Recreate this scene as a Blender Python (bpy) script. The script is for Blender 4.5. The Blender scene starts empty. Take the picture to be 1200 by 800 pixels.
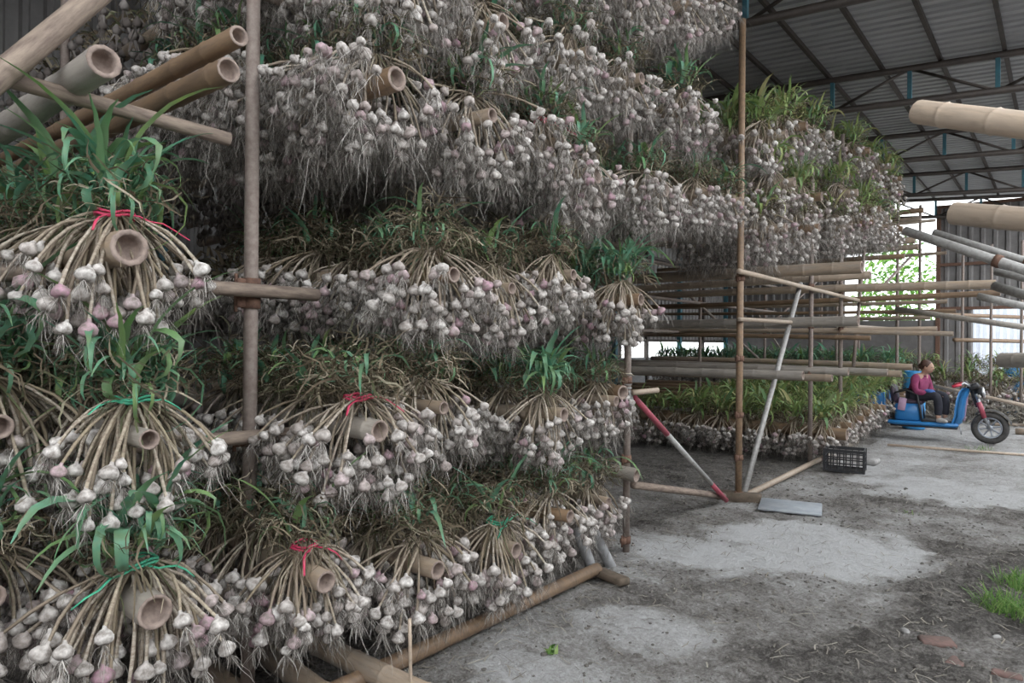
import bpy, math, random
import numpy as np
from mathutils import Vector, Matrix, noise

sc = bpy.context.scene
COL = sc.collection
R = math.radians

# ------------------------------------------------------------------ camera, sky, exposure
H = 1.65                      # camera height
YAW, ROLL, F = R(38.96), R(0.5), 800.0
cam_d = bpy.data.cameras.new('camera'); cam_d.sensor_width = 36; cam_d.lens = 24.0
cam_d.shift_y = 1/1200; cam_d.clip_end = 300
cam = bpy.data.objects.new('camera', cam_d); COL.objects.link(cam)
cam.matrix_world = Matrix.Translation((0, 0, H)) @ Matrix.Rotation(YAW, 4, 'Z') @ Matrix.Rotation(R(90), 4, 'X') @ Matrix.Rotation(ROLL, 4, 'Z')
sc.camera = cam
world = bpy.data.worlds.new('overcast_sky'); sc.world = world; world.use_nodes = True
wn = world.node_tree.nodes; wn['Background'].inputs[0].default_value = (0.93, 0.968, 1.0, 1); wn['Background'].inputs[1].default_value = 1.0
vs = sc.view_settings
vs.view_transform = 'Standard'; vs.look = 'None'; vs.gamma = 1; vs.use_curve_mapping = False
vs.exposure = 2.22

# ------------------------------------------------------------------ photo geometry -> world points
S_, C_ = math.sin(YAW), math.cos(YAW)
def ray(u, v):
    x, y = u-600, 401-v
    x2 = x*math.cos(ROLL)-y*math.sin(ROLL); y2 = x*math.sin(ROLL)+y*math.cos(ROLL)
    a, b = x2/F, y2/F
    return Vector((-S_+a*C_, C_+a*S_, b))
CAM = Vector((0, 0, H))
def PX(u, v, X): d = ray(u, v); return CAM+d*(X/d.x)
def PY(u, v, Y): d = ray(u, v); return CAM+d*(Y/d.y)
def PZ(u, v, Z=0): d = ray(u, v); return CAM+d*((Z-H)/d.z)
def PD(u, v, D): return CAM+ray(u, v)*D

# ------------------------------------------------------------------ mesh helpers
class MB:
    """triangle collector"""
    def __init__(s): s.V = []; s.T = []; s.M = []; s.n = 0
    def add(s, V, T, m=0):
        V = np.asarray(V, float).reshape(-1, 3); T = np.asarray(T, int).reshape(-1, 3)
        s.V.append(V); s.T.append(T+s.n); s.M.append(np.full(len(T), m, int)); s.n += len(V)
        return s
    def arrays(s): return np.concatenate(s.V), np.concatenate(s.T), np.concatenate(s.M)
    def mesh(s, name, mats, smooth=True):
        V, T, M = s.arrays(); return raw_mesh(name, V, T, M, mats, smooth)
    def build(s, name, mats, parent=None, smooth=True):
        return link(name, s.mesh(name, mats, smooth), parent)
def raw_mesh(name, V, T, M, mats, smooth=True):
    me = bpy.data.meshes.new(name)
    me.vertices.add(len(V)); me.vertices.foreach_set('co', np.asarray(V, np.float32).ravel())
    me.loops.add(len(T)*3); me.loops.foreach_set('vertex_index', np.asarray(T, np.int32).ravel())
    me.polygons.add(len(T)); me.polygons.foreach_set('loop_start', np.arange(0, len(T)*3, 3, dtype=np.int32))
    if not isinstance(mats, (list, tuple)): mats = [mats]
    for m in mats: me.materials.append(m)
    me.polygons.foreach_set('material_index', np.asarray(M, np.int32))
    me.polygons.foreach_set('use_smooth', np.full(len(T), bool(smooth)))
    me.update(calc_edges=True)
    return me
def link(name, me, parent=None, mw=None):
    o = bpy.data.objects.new(name, me); COL.objects.link(o)
    if parent is not None: o.parent = parent
    if mw is not None: o.matrix_local = mw
    return o
def empty(name, loc=(0, 0, 0), rz=0):
    o = bpy.data.objects.new(name, None); o.empty_display_size = .1; COL.objects.link(o)
    o.location = loc; o.rotation_euler = (0, 0, rz); return o
def tag(o, label=None, cat=None, group=None, kind=None):
    if label: o['label'] = label
    if cat: o['category'] = cat
    if group: o['group'] = group
    if kind: o['kind'] = kind
    return o
def frame_of(d):
    d = Vector(d).normalized(); up = Vector((0, 0, 1)) if abs(d.z) < .95 else Vector((1, 0, 0))
    x = up.cross(d).normalized(); y = d.cross(x); return x, y, d
def loft(mb, pts, rads, n=10, m=0, cap0=True, cap1=True, sq=None):
    pts = [Vector(p) for p in pts]; V = []; T = []
    k = len(pts)
    for i, p in enumerate(pts):
        d = pts[min(i+1, k-1)]-pts[max(i-1, 0)]
        if d.length < 1e-9: d = pts[-1]-pts[0]
        x, y, _ = frame_of(d)
        r = rads[i] if hasattr(rads, '__len__') else rads
        rx, ry = (r if hasattr(r, '__len__') else (r, r))
        for j in range(n):
            a = 2*math.pi*j/n
            V.append(p+x*(rx*math.cos(a))+y*(ry*math.sin(a)))
    for i in range(k-1):
        for j in range(n):
            a, b = i*n+j, i*n+(j+1) % n
            T += [(a, b, b+n), (a, b+n, a+n)]
    if cap0:
        c = len(V); V.append(pts[0]); T += [(c, (j+1) % n, j) for j in range(n)]
    if cap1:
        c = len(V); V.append(pts[-1]); o = (k-1)*n; T += [(c, o+j, o+(j+1) % n) for j in range(n)]
    mb.add([tuple(v) for v in V], T, m); return mb
def box(mb, c, size, m=0, rot=None, bev=0):
    x, y, z = [s/2 for s in size]
    b = min(bev, x*.9, y*.9, z*.9)
    if b <= 0:
        V = [Vector((sx*x, sy*y, sz*z)) for sz in (-1, 1) for sy in (-1, 1) for sx in (-1, 1)]
        Q = [(0, 2, 3, 1), (4, 5, 7, 6), (0, 1, 5, 4), (2, 6, 7, 3), (0, 4, 6, 2), (1, 3, 7, 5)]
        T = [t for q in Q for t in ((q[0], q[1], q[2]), (q[0], q[2], q[3]))]
    else:
        V = []; T = []
        prof = [(-z, b), (-z+b, 0), (z-b, 0), (z, b)]
        for zz, ins in prof:
            X, Y = x-ins, y-ins
            for (px, py) in ((X-b, -Y), (X, -Y+b), (X, Y-b), (X-b, Y), (-X+b, Y), (-X, Y-b), (-X, -Y+b), (-X+b, -Y)):
                V.append(Vector((px, py, zz)))
        for i in range(3):
            for j in range(8):
                a, q = i*8+j, i*8+(j+1) % 8; T += [(a, q, q+8), (a, q+8, a+8)]
        T += [(0, j+1, j) for j in range(1, 7)]; T += [(24, 24+j, 25+j) for j in range(1, 7)]
    if rot is not None: V = [rot @ v for v in V]
    mb.add([tuple(Vector(c)+v) for v in V], T, m); return mb
def lathe(mb, prof, n=16, m=0, mat=None, arc=None):
    V = []; T = []; k = len(prof)
    for (r, z) in prof:
        for j in range(n):
            a = 2*math.pi*j/n; V.append(Vector((r*math.cos(a), r*math.sin(a), z)))
    for i in range(k-1):
        for j in range(n):
            a, b = i*n+j, i*n+(j+1) % n; T += [(a, b, b+n), (a, b+n, a+n)]
    if mat is not None: V = [mat @ v for v in V]
    mb.add([tuple(v) for v in V], T, m); return mb

# ------------------------------------------------------------------ materials
def new_mat(name):
    m = bpy.data.materials.new(name); m.use_nodes = True
    nt = m.node_tree; b = nt.nodes['Principled BSDF']; return m, nt, b
def N(nt, typ, **kw):
    n = nt.nodes.new(typ)
    for k, v in kw.items(): setattr(n, k, v)
    return n
def ramp(nt, fac, stops, interp='LINEAR'):
    n = nt.nodes.new('ShaderNodeValToRGB'); cr = n.color_ramp; cr.interpolation = interp
    while len(cr.elements) < len(stops): cr.elements.new(.5)
    for e, (p, c) in zip(cr.elements, stops): e.position = p; e.color = (*c, 1)
    nt.links.new(fac, n.inputs[0]); return n.outputs[0]
def mix(nt, a, b, fac, mode='MIX'):
    n = nt.nodes.new('ShaderNodeMix'); n.data_type = 'RGBA'; n.blend_type = mode
    for sock, v in ((n.inputs[0], fac), (n.inputs[6], a), (n.inputs[7], b)):
        if isinstance(v, bpy.types.NodeSocket): nt.links.new(v, sock)
        elif isinstance(v, (int, float)): sock.default_value = v
        else: sock.default_value = (*v, 1)
    return n.outputs[2]
def noise_tex(nt, scale, detail=4, rough=.6, coord='Object', stretch=None):
    t = N(nt, 'ShaderNodeTexCoord'); out = t.outputs[coord]
    if stretch:
        mp = N(nt, 'ShaderNodeMapping'); mp.inputs['Scale'].default_value = stretch
        nt.links.new(out, mp.inputs[0]); out = mp.outputs[0]
    n = N(nt, 'ShaderNodeTexNoise'); n.inputs['Scale'].default_value = scale
    n.inputs['Detail'].default_value = detail; n.inputs['Roughness'].default_value = rough
    nt.links.new(out, n.inputs['Vector']); return n.outputs['Fac']
def math_n(nt, op, a, b=None):
    n = N(nt, 'ShaderNodeMath', operation=op)
    for i, v in enumerate((a, b)):
        if v is None: continue
        if isinstance(v, bpy.types.NodeSocket): nt.links.new(v, n.inputs[i])
        else: n.inputs[i].default_value = v
    return n.outputs[0]
def rnd_socket(nt):
    g = N(nt, 'ShaderNodeNewGeometry'); o = N(nt, 'ShaderNodeObjectInfo')
    return math_n(nt, 'FRACT', math_n(nt, 'ADD', g.outputs['Random Per Island'], o.outputs['Random']))
def bump(nt, b, h, strength=.4, dist=.01):
    n = N(nt, 'ShaderNodeBump'); n.inputs['Strength'].default_value = strength; n.inputs['Distance'].default_value = dist
    nt.links.new(h, n.inputs['Height']); nt.links.new(n.outputs[0], b.inputs['Normal'])
def island_mat(name, stops, rough=.7, dirt=None, dirt_scale=40, translucent=0, spec=.3):
    m, nt, b = new_mat(name)
    col = ramp(nt, rnd_socket(nt), stops)
    if dirt:
        f = ramp(nt, noise_tex(nt, dirt_scale, 3, .7), [(.34, (0, 0, 0)), (.68, (1, 1, 1))])
        col = mix(nt, col, dirt, f)
    nt.links.new(col, b.inputs['Base Color'])
    b.inputs['Roughness'].default_value = rough; b.inputs['Specular IOR Level'].default_value = spec
    if translucent:
        tr = N(nt, 'ShaderNodeBsdfTranslucent'); nt.links.new(col, tr.inputs[0])
        ms = N(nt, 'ShaderNodeMixShader'); ms.inputs[0].default_value = translucent
        out = [n for n in nt.nodes if n.type == 'OUTPUT_MATERIAL'][0]
        nt.links.new(b.outputs[0], ms.inputs[1]); nt.links.new(tr.outputs[0], ms.inputs[2]); nt.links.new(ms.outputs[0], out.inputs[0])
    return m
def plain(name, c, rough=.6, metal=0, c2=None, scale=8, bumpy=0, stretch=None):
    m, nt, b = new_mat(name); b.inputs['Roughness'].default_value = rough; b.inputs['Metallic'].default_value = metal
    f = noise_tex(nt, scale, 5, .65, stretch=stretch)
    c2 = c2 or tuple(x*.7 for x in c)
    nt.links.new(mix(nt, c, c2, ramp(nt, f, [(.35, (0, 0, 0)), (.65, (1, 1, 1))])), b.inputs['Base Color'])
    if bumpy: bump(nt, b, f, bumpy, .01)
    return m
M = {}
M['bulb'] = island_mat('garlic_skin', [(0, (.72, .68, .645)), (.25, (.62, .575, .54)), (.5, (.78, .745, .71)), (.72, (.52, .465, .43)), (.86, (.60, .49, .485)), (.95, (.47, .27, .34)), (1, (.60, .50, .50))], .55, (.20, .17, .15), 36)
M['root'] = island_mat('garlic_roots', [(0, (.10, .085, .075)), (.3, (.20, .18, .16)), (.5, (.08, .067, .06)), (.7, (.38, .35, .32)), (1, (.64, .60, .56))], .9)
M['stalk'] = island_mat('garlic_stalk', [(0, (.40, .34, .265)), (.3, (.56, .50, .42)), (.55, (.22, .175, .13)), (.8, (.44, .38, .29)), (1, (.27, .22, .14))], .7, (.22, .17, .13), 30)
M['leaf'] = island_mat('green_garlic_leaf', [(0, (.065, .24, .15)), (.3, (.10, .31, .21)), (.55, (.16, .39, .28)), (.70, (.12, .27, .08)), (.84, (.27, .38, .11)), (1, (.07, .23, .16))], .4, (.17, .26, .14), 9, .22)
M['dry'] = island_mat('dry_garlic_leaf', [(0, (.11, .082, .055)), (.25, (.17, .135, .09)), (.5, (.07, .058, .038)), (.7, (.10, .11, .055)), (.82, (.44, .38, .29)), (.92, (.30, .25, .17)), (1, (.06, .05, .035))], .85, None, 9, .15)
M['farleaf'] = island_mat('yellow_green_leaf', [(0, (.16, .27, .09)), (.3, (.30, .39, .14)), (.55, (.18, .33, .17)), (.75, (.43, .40, .19)), (1, (.23, .33, .11))], .6, None, 9, .22)
M['deep'] = island_mat('shade_tinted_garlic', [(0, (.18, .155, .14)), (.4, (.26, .235, .22)), (.6, (.13, .11, .10)), (1, (.20, .175, .16))], .85)  # darker copy of the garlic, interior shade put into its colour
M['pink'] = plain('pink_string', (.72, .06, .16), .5, 0, (.55, .05, .10), 20)
M['green_tie'] = plain('green_string', (.07, .42, .24), .5, 0, (.05, .32, .2), 20)
def bamboo_mat(name, a, b_, c):
    m, nt, b = new_mat(name); b.inputs['Roughness'].default_value = .5
    f1 = noise_tex(nt, 3, 5, .6, stretch=(1, 6, 6)); f2 = noise_tex(nt, 45, 4, .7, stretch=(.15, 1, 1))
    o = N(nt, 'ShaderNodeObjectInfo')
    col = mix(nt, a, b_, ramp(nt, f1, [(.36, (0, 0, 0)), (.64, (1, 1, 1))]))
    col = mix(nt, col, c, math_n(nt, 'MULTIPLY', ramp(nt, f2, [(.48, (0, 0, 0)), (.75, (1, 1, 1))]), .7))
    hs = N(nt, 'ShaderNodeHueSaturation'); nt.links.new(col, hs.inputs['Color'])
    nt.links.new(math_n(nt, 'ADD', math_n(nt, 'MULTIPLY', o.outputs['Random'], .35), .82), hs.inputs['Value'])
    nt.links.new(hs.outputs[0], b.inputs['Base Color']); bump(nt, b, f2, .25, .004); return m
M['bamboo'] = bamboo_mat('weathered_bamboo', (.37, .28, .20), (.30, .25, .205), (.17, .13, .10))
M['bamboo_grey'] = bamboo_mat('grey_bamboo', (.36, .32, .275), (.28, .255, .23), (.16, .14, .12))
M['bamboo_gold'] = bamboo_mat('golden_bamboo', (.29, .19, .115), (.215, .145, .095), (.13, .09, .065))
M['bamboo_tan'] = bamboo_mat('tan_bamboo', (.46, .36, .275), (.39, .315, .25), (.25, .20, .155))
M['bamboo_cut'] = plain('bamboo_cut_end', (.33, .255, .215), .8, 0, (.18, .135, .115), 25)
M['wood'] = plain('rough_wood_pole', (.30, .235, .185), .8, 0, (.15, .11, .09), 45, .3, (1, 1, .2))
M['pipe'] = plain('weathered_steel_pipe', (.28, .235, .205), .7, .1, (.20, .15, .13), 35, .2)
M['rust'] = plain('rusty_iron', (.20, .11, .075), .85, .1, (.10, .055, .04), 40, .3)
M['silver'] = plain('galvanised_pipe', (.44, .43, .415), .55, .2, (.30, .285, .27), 25)
M['redpaint'] = plain('red_paint', (.42, .08, .11), .5, 0, (.30, .06, .09), 20)
M['roof'] = plain('galvanised_roof', (.40, .40, .405), .6, .0, (.30, .30, .31), 2.5, 0, (.3, 3, 1))
M['truss'] = plain('brown_painted_steel', (.062, .048, .04), .6, .2, (.04, .032, .028), 8)
M['teal'] = plain('teal_painted_steel', (.05, .16, .20), .5, .1, (.04, .11, .14), 8)
M['wallsheet'] = plain('grey_wall_sheet', (.20, .19, .185), .6, 0, (.14, .13, .125), 3)
M['whitesheet'] = plain('pale_fence_sheet', (.70, .74, .80), .5, 0, (.58, .62, .70), 2)
M['concrete'] = plain('concrete', (.34, .34, .345), .85, 0, (.24, .24, .245), 12, .3)
M['slab'] = plain('blue_grey_board', (.30, .33, .37), .7, 0, (.40, .42, .44), 9, .2)
M['blackplastic'] = plain('black_plastic', (.02, .021, .024), .45, 0, (.03, .03, .033), 10)
M['rubber'] = plain('rubber', (.045, .043, .043), .8, 0, (.09, .085, .08), 12)
M['chrome'] = plain('scuffed_chrome', (.55, .56, .58), .35, .8, (.4, .4, .42), 14)
M['alloy'] = plain('wheel_alloy', (.42, .45, .50), .45, .4, (.33, .35, .4), 14)
M['blue'] = plain('blue_tricycle_paint', (.035, .23, .55), .35, 0, (.03, .17, .42), 4)
M['drum'] = plain('blue_plastic', (.05, .30, .62), .4, 0, (.04, .23, .5), 4)
M['lilac'] = plain('lilac_cloth', (.50, .34, .46), .9, 0, (.42, .28, .4), 14)
M['redlamp'] = plain('red_plastic', (.55, .04, .07), .35, 0, (.45, .03, .06), 6)
M['skin'] = plain('skin', (.48, .30, .22), .6, 0, (.42, .25, .18), 12)
M['hair'] = plain('dark_brown_hair', (.06, .03, .022), .6, 0, (.11, .055, .04), 60, .3)
M['maroon'] = plain('maroon_knit', (.27, .045, .12), .9, 0, (.20, .03, .09), 18, .2)
M['navy'] = plain('dark_trousers', (.018, .020, .030), .9, 0, (.03, .03, .042), 14)
M['apron'] = plain('blue_cloth', (.06, .16, .42), .9, 0, (.04, .11, .32), 14)
M['shoe'] = plain('grey_shoe', (.46, .44, .42), .7, 0, (.36, .34, .33), 14)
M['seat'] = plain('dark_vinyl', (.045, .03, .05), .5, 0, (.07, .045, .07), 12)
M['straw'] = island_mat('straw_litter', [(0, (.30, .27, .22)), (.4, (.18, .16, .14)), (.7, (.40, .37, .31)), (1, (.11, .10, .09))], .9)
M['grass'] = island_mat('grass_blade', [(0, (.09, .20, .05)), (.5, (.17, .31, .08)), (1, (.27, .37, .13))], .6, None, 9, .3)
M['tree'] = island_mat('tree_leaf', [(0, (.06, .16, .03)), (.5, (.14, .30, .06)), (1, (.25, .38, .10))], .7, None, 9, .3)
M['bark'] = plain('bark', (.16, .12, .09), .9, 0, (.09, .07, .05), 14, .4)
M['clay'] = plain('red_brick', (.20, .12, .105), .9, 0, (.11, .08, .07), 14, .4)
M['stone'] = plain('pale_stone', (.42, .41, .40), .9, 0, (.28, .27, .26), 14, .4)

# ------------------------------------------------------------------ ground
def ss(a, b, x): t = max(0., min(1., (x-a)/(b-a))); return t*t*(3-2*t)
def blob(x, y, cx, cy, rx, ry, ang=0):
    dx, dy = x-cx, y-cy; c, s = math.cos(ang), math.sin(ang)
    return 1-ss(.55, 1.15, math.hypot((dx*c+dy*s)/rx, (-dx*s+dy*c)/ry)+.42*noise.noise((x*2.2, y*2.2, 3.))+.22*noise.noise((x*6.2, y*6.2, 8.)))
pale_main = PZ(935, 640); pale_l = PZ(770, 640); pale_b = PZ(760, 735); pale_f = PZ(1120, 575); pale_n = PZ(640, 790)
dark_r = PZ(1165, 690); dark_b = PZ(1010, 770)
def dryness_shade(x, y):
    d = .42+.34*noise.noise((x*.9, y*.9, 7.))+.26*noise.noise((x*3.1, y*3.1, 1.))
    d = max(d, 1.0*blob(x, y, pale_main.x+.1, pale_main.y, 1.15, .95, .4))
    d = max(d, .95*blob(x, y, pale_l.x+.25, pale_l.y, .75, .6))
    d = max(d, .70*blob(x, y, pale_b.x, pale_b.y, .55, .40, .5), .72*blob(x, y, pale_n.x, pale_n.y, .5, .3, .5))
    d = max(d, .85*blob(x, y, pale_f.x, pale_f.y, 1.3, 1.0, .4))
    if y > 9.5 and x > -2.5: d = max(d, .62+.3*noise.noise((x*1.3, y*1.3, 2.)))
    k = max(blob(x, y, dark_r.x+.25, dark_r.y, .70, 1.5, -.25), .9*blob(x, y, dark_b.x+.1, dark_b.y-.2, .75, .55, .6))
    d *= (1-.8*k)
    if x < -2.55: d *= 1-.6*ss(-2.45, -3.0, x)*(1 if y < 5 or y > 7.3 else .55)  # ground under the racks toned down, their shade put into the colour
    return max(0., min(1., d))
def ground_h(x, y):
    if abs(x+1) > 8 or y < -2 or y > 24: return 0.
    d = dryness_shade(x, y); rough = (1-d)
    n1 = noise.noise((x*1.7, y*1.7, 0.)); n2 = noise.noise((x*6.5, y*6.5, 5.)); n3 = noise.noise((x*17, y*17, 9.))
    z = .018*n1+(.006+.03*rough)*n2+(.003+.02*rough)*n3
    k = blob(x, y, dark_r.x+.25, dark_r.y, .75, 1.6, -.25)
    z += .05*k*abs(noise.noise((x*9, y*5, 4.)))+.03*k
    return z
def axis(*segs):
    out = []
    for a, b, s in segs: out += list(np.arange(a, b, s))
    return np.array(out+[segs[-1][1]])
gx = axis((-60, -12, 6), (-12, -4, .5), (-4, 1.0, .034), (1.0, 4, .3), (4, 60, 7))
gy = axis((-60, -2, 6), (-2, 1.4, .3), (1.4, 8.5, .038), (8.5, 15, .11), (15, 26, .7), (26, 90, 8))
V = np.zeros((len(gy), len(gx), 3)); dry = np.zeros((len(gy), len(gx)))
for j, y in enumerate(gy):
    for i, x in enumerate(gx):
        inside = -9 < x < 5 and -2 < y < 24
        V[j, i] = (x, y, ground_h(x, y) if inside else 0); dry[j, i] = dryness_shade(x, y) if inside else .6
nx, ny = len(gx), len(gy)
idx = np.arange(nx*ny).reshape(ny, nx)
a, b, c, d = idx[:-1, :-1].ravel(), idx[:-1, 1:].ravel(), idx[1:, 1:].ravel(), idx[1:, :-1].ravel()
T = np.concatenate([np.stack([a, b, c], 1), np.stack([a, c, d], 1)])
m, nt, b_ = new_mat('trodden_mud'); b_.inputs['Roughness'].default_value = .9; b_.inputs['Specular IOR Level'].default_value = .25
at = N(nt, 'ShaderNodeAttribute', attribute_name='dry')
fine = noise_tex(nt, 22, 6, .75); big = noise_tex(nt, 4, 5, .7)
fac = math_n(nt, 'ADD', at.outputs['Fac'], math_n(nt, 'MULTIPLY', math_n(nt, 'SUBTRACT', fine, .5), 1.0))
fac = math_n(nt, 'ADD', fac, math_n(nt, 'MULTIPLY', math_n(nt, 'SUBTRACT', big, .5), .8))
fac = math_n(nt, 'ADD', fac, math_n(nt, 'MULTIPLY', math_n(nt, 'SUBTRACT', noise_tex(nt, 60, 4, .8), .5), .9))
nt.links.new(ramp(nt, fac, [(0, (.075, .068, .062)), (.25, (.19, .175, .162)), (.5, (.34, .325, .31)), (.75, (.50, .492, .487)), (1, (.62, .617, .617))]), b_.inputs['Base Color'])
grit = noise_tex(nt, 75, 3, .8)
gsum = math_n(nt, 'ADD', fine, math_n(nt, 'MULTIPLY', grit, .35))
bump(nt, b_, gsum, 1.0, .045)
me = raw_mesh('floor', V.reshape(-1, 3), T, np.zeros(len(T), int), m, True)
at_ = me.attributes.new('dry', 'FLOAT', 'POINT'); at_.data.foreach_set('value', dry.ravel().astype(np.float32))  # also carries the shade put in under the racks
tag(link('floor', me), 'trodden grey mud floor with pale dried patches and straw', kind='structure')

# ------------------------------------------------------------------ shed roof
RX0, RX1, RY0, RY1 = -10., .55, -2., 24.2
SL = .07
def roof_z(x): return 5.98-SL*x
def corr(mb, L, W, period=.2, dep=.032, axis_along='x'):
    ys = []; zs = []
    n = int(round(W/period))
    for k in range(n):
        for f, z in ((0, 0), (.5, 0), (.62, dep), (.86, dep), (.98, 0)): ys.append((k+f)*period); zs.append(z)
    ys.append(W); zs.append(0)
    V = []; T = []
    for y, z in zip(ys, zs): V += [(0, y, z), (L, y, z)]
    for i in range(len(ys)-1): a = 2*i; T += [(a, a+1, a+3), (a, a+3, a+2)]
    mb.add(V, T); return mb
ceil = tag(empty('ceiling', (0, 0, 0)), 'corrugated metal shed roof on brown purlins', kind='structure')
LX = (RX1-RX0)/3
sheet = corr(MB(), LX+.15, 1.02).mesh('roof_sheet', M['roof'], False)
for k in range(3):
    for j in range(int(RY1-RY0)+1):
        x0 = RX0+k*LX
        link('roof_sheet', sheet, ceil, Matrix.Translation((x0, RY0+j*1.0, roof_z(x0)+.0015*(k+(j % 2)))) @ Matrix.Rotation(math.atan(SL), 4, 'Y'))
for i, xp in enumerate(np.arange(RX0+.5, RX1, .8)):
    mb = MB(); box(mb, (xp, (RY0+RY1)/2, roof_z(xp)-.045), (.05, RY1-RY0, .07))
    mb.build('purlin', M['truss'], ceil, False)
def truss(Y):
    t = tag(empty('roof_truss', (0, Y, 0)), kind='structure')
    x0, x1 = RX0+.2, RX1-.2; dz = .52
    for nm, off in (('top_chord', -.13), ('bottom_chord', -.13-dz)):
        mb = MB(); loft(mb, [(x0, 0, roof_z(x0)+off), (x1, 0, roof_z(x1)+off)], .055, 6); mb.build(nm, M['truss'], t)
    n = 10
    for k in range(n):
        xa = x0+(x1-x0)*k/(n-1); xb = x0+(x1-x0)*(k+1)/(n-1)
        mb = MB(); box(mb, (xa, 0, roof_z(xa)-.13-dz/2), (.06, .06, dz)); mb.build('web_post', M['teal'], t, False)
        if k < n-1:
            za, zb = (-.13, -.13-dz) if k % 2 else (-.13-dz, -.13)
            mb = MB(); loft(mb, [(xa, 0, roof_z(xa)+za), (xb, 0, roof_z(xb)+zb)], .025, 5); mb.build('web_diagonal', M['truss'], t)
    for xp in (x0+.3, x1-.1):
        mb = MB(); box(mb, (xp, 0, roof_z(xp)/2-.1), (.12, .12, roof_z(xp)-.2)); mb.build('column', M['teal'], t, False)
for Y in (.2, 4.2, 8.2, 12.2, 16.2, 20.2, 24.0): truss(Y)

# gable wall at the far end, hung above an open bottom, and a pale fence outside
wb = tag(empty('wall_back', (0, 24.3, 0)), 'dark grey sheet metal gable wall at the far end of the shed', kind='structure')
pan = corr(MB(), 3.15, .9, .3, .04).mesh('wall_panel', M['wallsheet'], False)
for k in range(10):
    if k == 0: link('wall_panel', corr(MB(), 5.9, .9, .3, .04).mesh('wall_panel', M['wallsheet'], False), wb, Matrix.Translation((-3.0, 0, 0)) @ Matrix(((0, 1, 0, 0), (0, 0, -1, 0), (1, 0, 0, 0), (0, 0, 0, 1)))); continue
    link('wall_panel', pan, wb, Matrix.Translation((-3.0+k*.9, 0, 2.75)) @ Matrix(((0, 1, 0, 0), (0, 0, -1, 0), (1, 0, 0, 0), (0, 0, 0, 1))))
for z in (2.78, 4.1, 5.85):
    mb = MB(); box(mb, (1.5, -.09, z), (9.0, .06, .09)); mb.build('girt', M['rust'], wb, False)
for x in (-2.98, 0.2, 3.4, 6.0):
    mb = MB(); box(mb, (x, -.08, 2.95), (.11, .11, 5.9)); mb.build('wall_post', M['rust'], wb, False)
fc = tag(empty('sheet_fence', (-6, 30, 0)), 'pale corrugated metal fence outside beyond the shed', 'fence')
pan = corr(MB(), 3.4, 1.0, .2, .04).mesh('fence_panel', M['whitesheet'], False)
for k in range(19):
    link('fence_panel', pan, fc, Matrix.Translation((3.3+k*1.0, 0, 0)) @ Matrix(((0, 1, 0, 0), (0, 0, -1, 0), (1, 0, 0, 0), (0, 0, 0, 1))))
for k in range(7):
    mb = MB(); box(mb, (3.3+k*3.0, -.1, 1.7), (.08, .08, 3.4)); mb.build('fence_post', M['truss'], fc, False)

# side wall behind the racks: full height beside the near rack, hung above an open strip further on
WT = Matrix(((0, 0, 1, 0), (0, 1, 0, 0), (1, 0, 0, 0), (0, 0, 0, 1)))
wl = tag(empty('wall_left', (-9.6, 0, 0)), 'dark sheet metal side wall behind the racks', kind='structure')
full = corr(MB(), 6.5, 1.0, .25, .04).mesh('wall_panel', M['wallsheet'], False)
half = corr(MB(), 4.80, 1.0, .25, .04).mesh('wall_panel', M['wallsheet'], False)
for k in range(27):
    y = -2.3+k; link('wall_panel', full if y < 16.6 else half, wl, Matrix.Translation((0, y, 0 if y < 16.6 else 1.72)) @ WT)
for y in np.arange(-2, 25, 4.0):
    mb = MB(); box(mb, (.1, y, 3.2), (.1, .1, 6.4)); mb.build('wall_post', M['truss'], wl, False)
for z in (1.74, 4.2):
    mb = MB(); box(mb, (.09, 11., z), (.06, 26.6, .08)); mb.build('girt', M['truss'], wl, False)
mb = MB(); box(mb, (0, 20.6, .62), (.2, 8.2, 1.24)); mb.build('parapet', M['concrete'], wl, False)
wf = tag(empty('wall_front_blocker', (-9.6, -2.2, 0)), 'added unseen dark sheet metal wall blocking light into the near rack', kind='structure')  # added out of view to keep light out of the near rack
for k in range(7):
    link('wall_panel', full, wf, Matrix.Translation((k*1.0, 0, 0)) @ Matrix(((0, 1, 0, 0), (0, 0, -1, 0), (1, 0, 0, 0), (0, 0, 0, 1))))
wr = tag(empty('wall_rear', (-9.6, 24.3, 0)), 'dark sheet metal end wall hung above an open strip, far left', kind='structure')
for k in range(4):
    link('wall_panel', half, wr, Matrix.Translation((k*1.0, 0, 1.72)) @ Matrix(((0, 1, 0, 0), (0, 0, -1, 0), (1, 0, 0, 0), (0, 0, 0, 1))))

mb = MB(); box(mb, (3.3, 0, 1.22), (6.6, .2, 2.44)); mb.build('parapet', M['wallsheet'], wr, False)

# unseen walls added to cut low light: on the right, and behind the camera
mb = MB(); box(mb, (4.2, 4.5, 1.7), (.24, 23, 3.4)); box(mb, (4.2, 4.5, 3.45), (.34, 23, .10)); tag(mb.build('wall_right_blocker', M['wallsheet'], None, False), 'added unseen dark wall right of the aisle, blocking low light', kind='structure')
mb = MB(); box(mb, (.6, -7.0, 1.7), (7.2, .24, 3.4)); box(mb, (.6, -7.0, 3.45), (7.2, .34, .10)); tag(mb.build('wall_behind_blocker', M['wallsheet'], None, False), 'added unseen dark wall behind the viewer, blocking low light', kind='structure')
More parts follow.
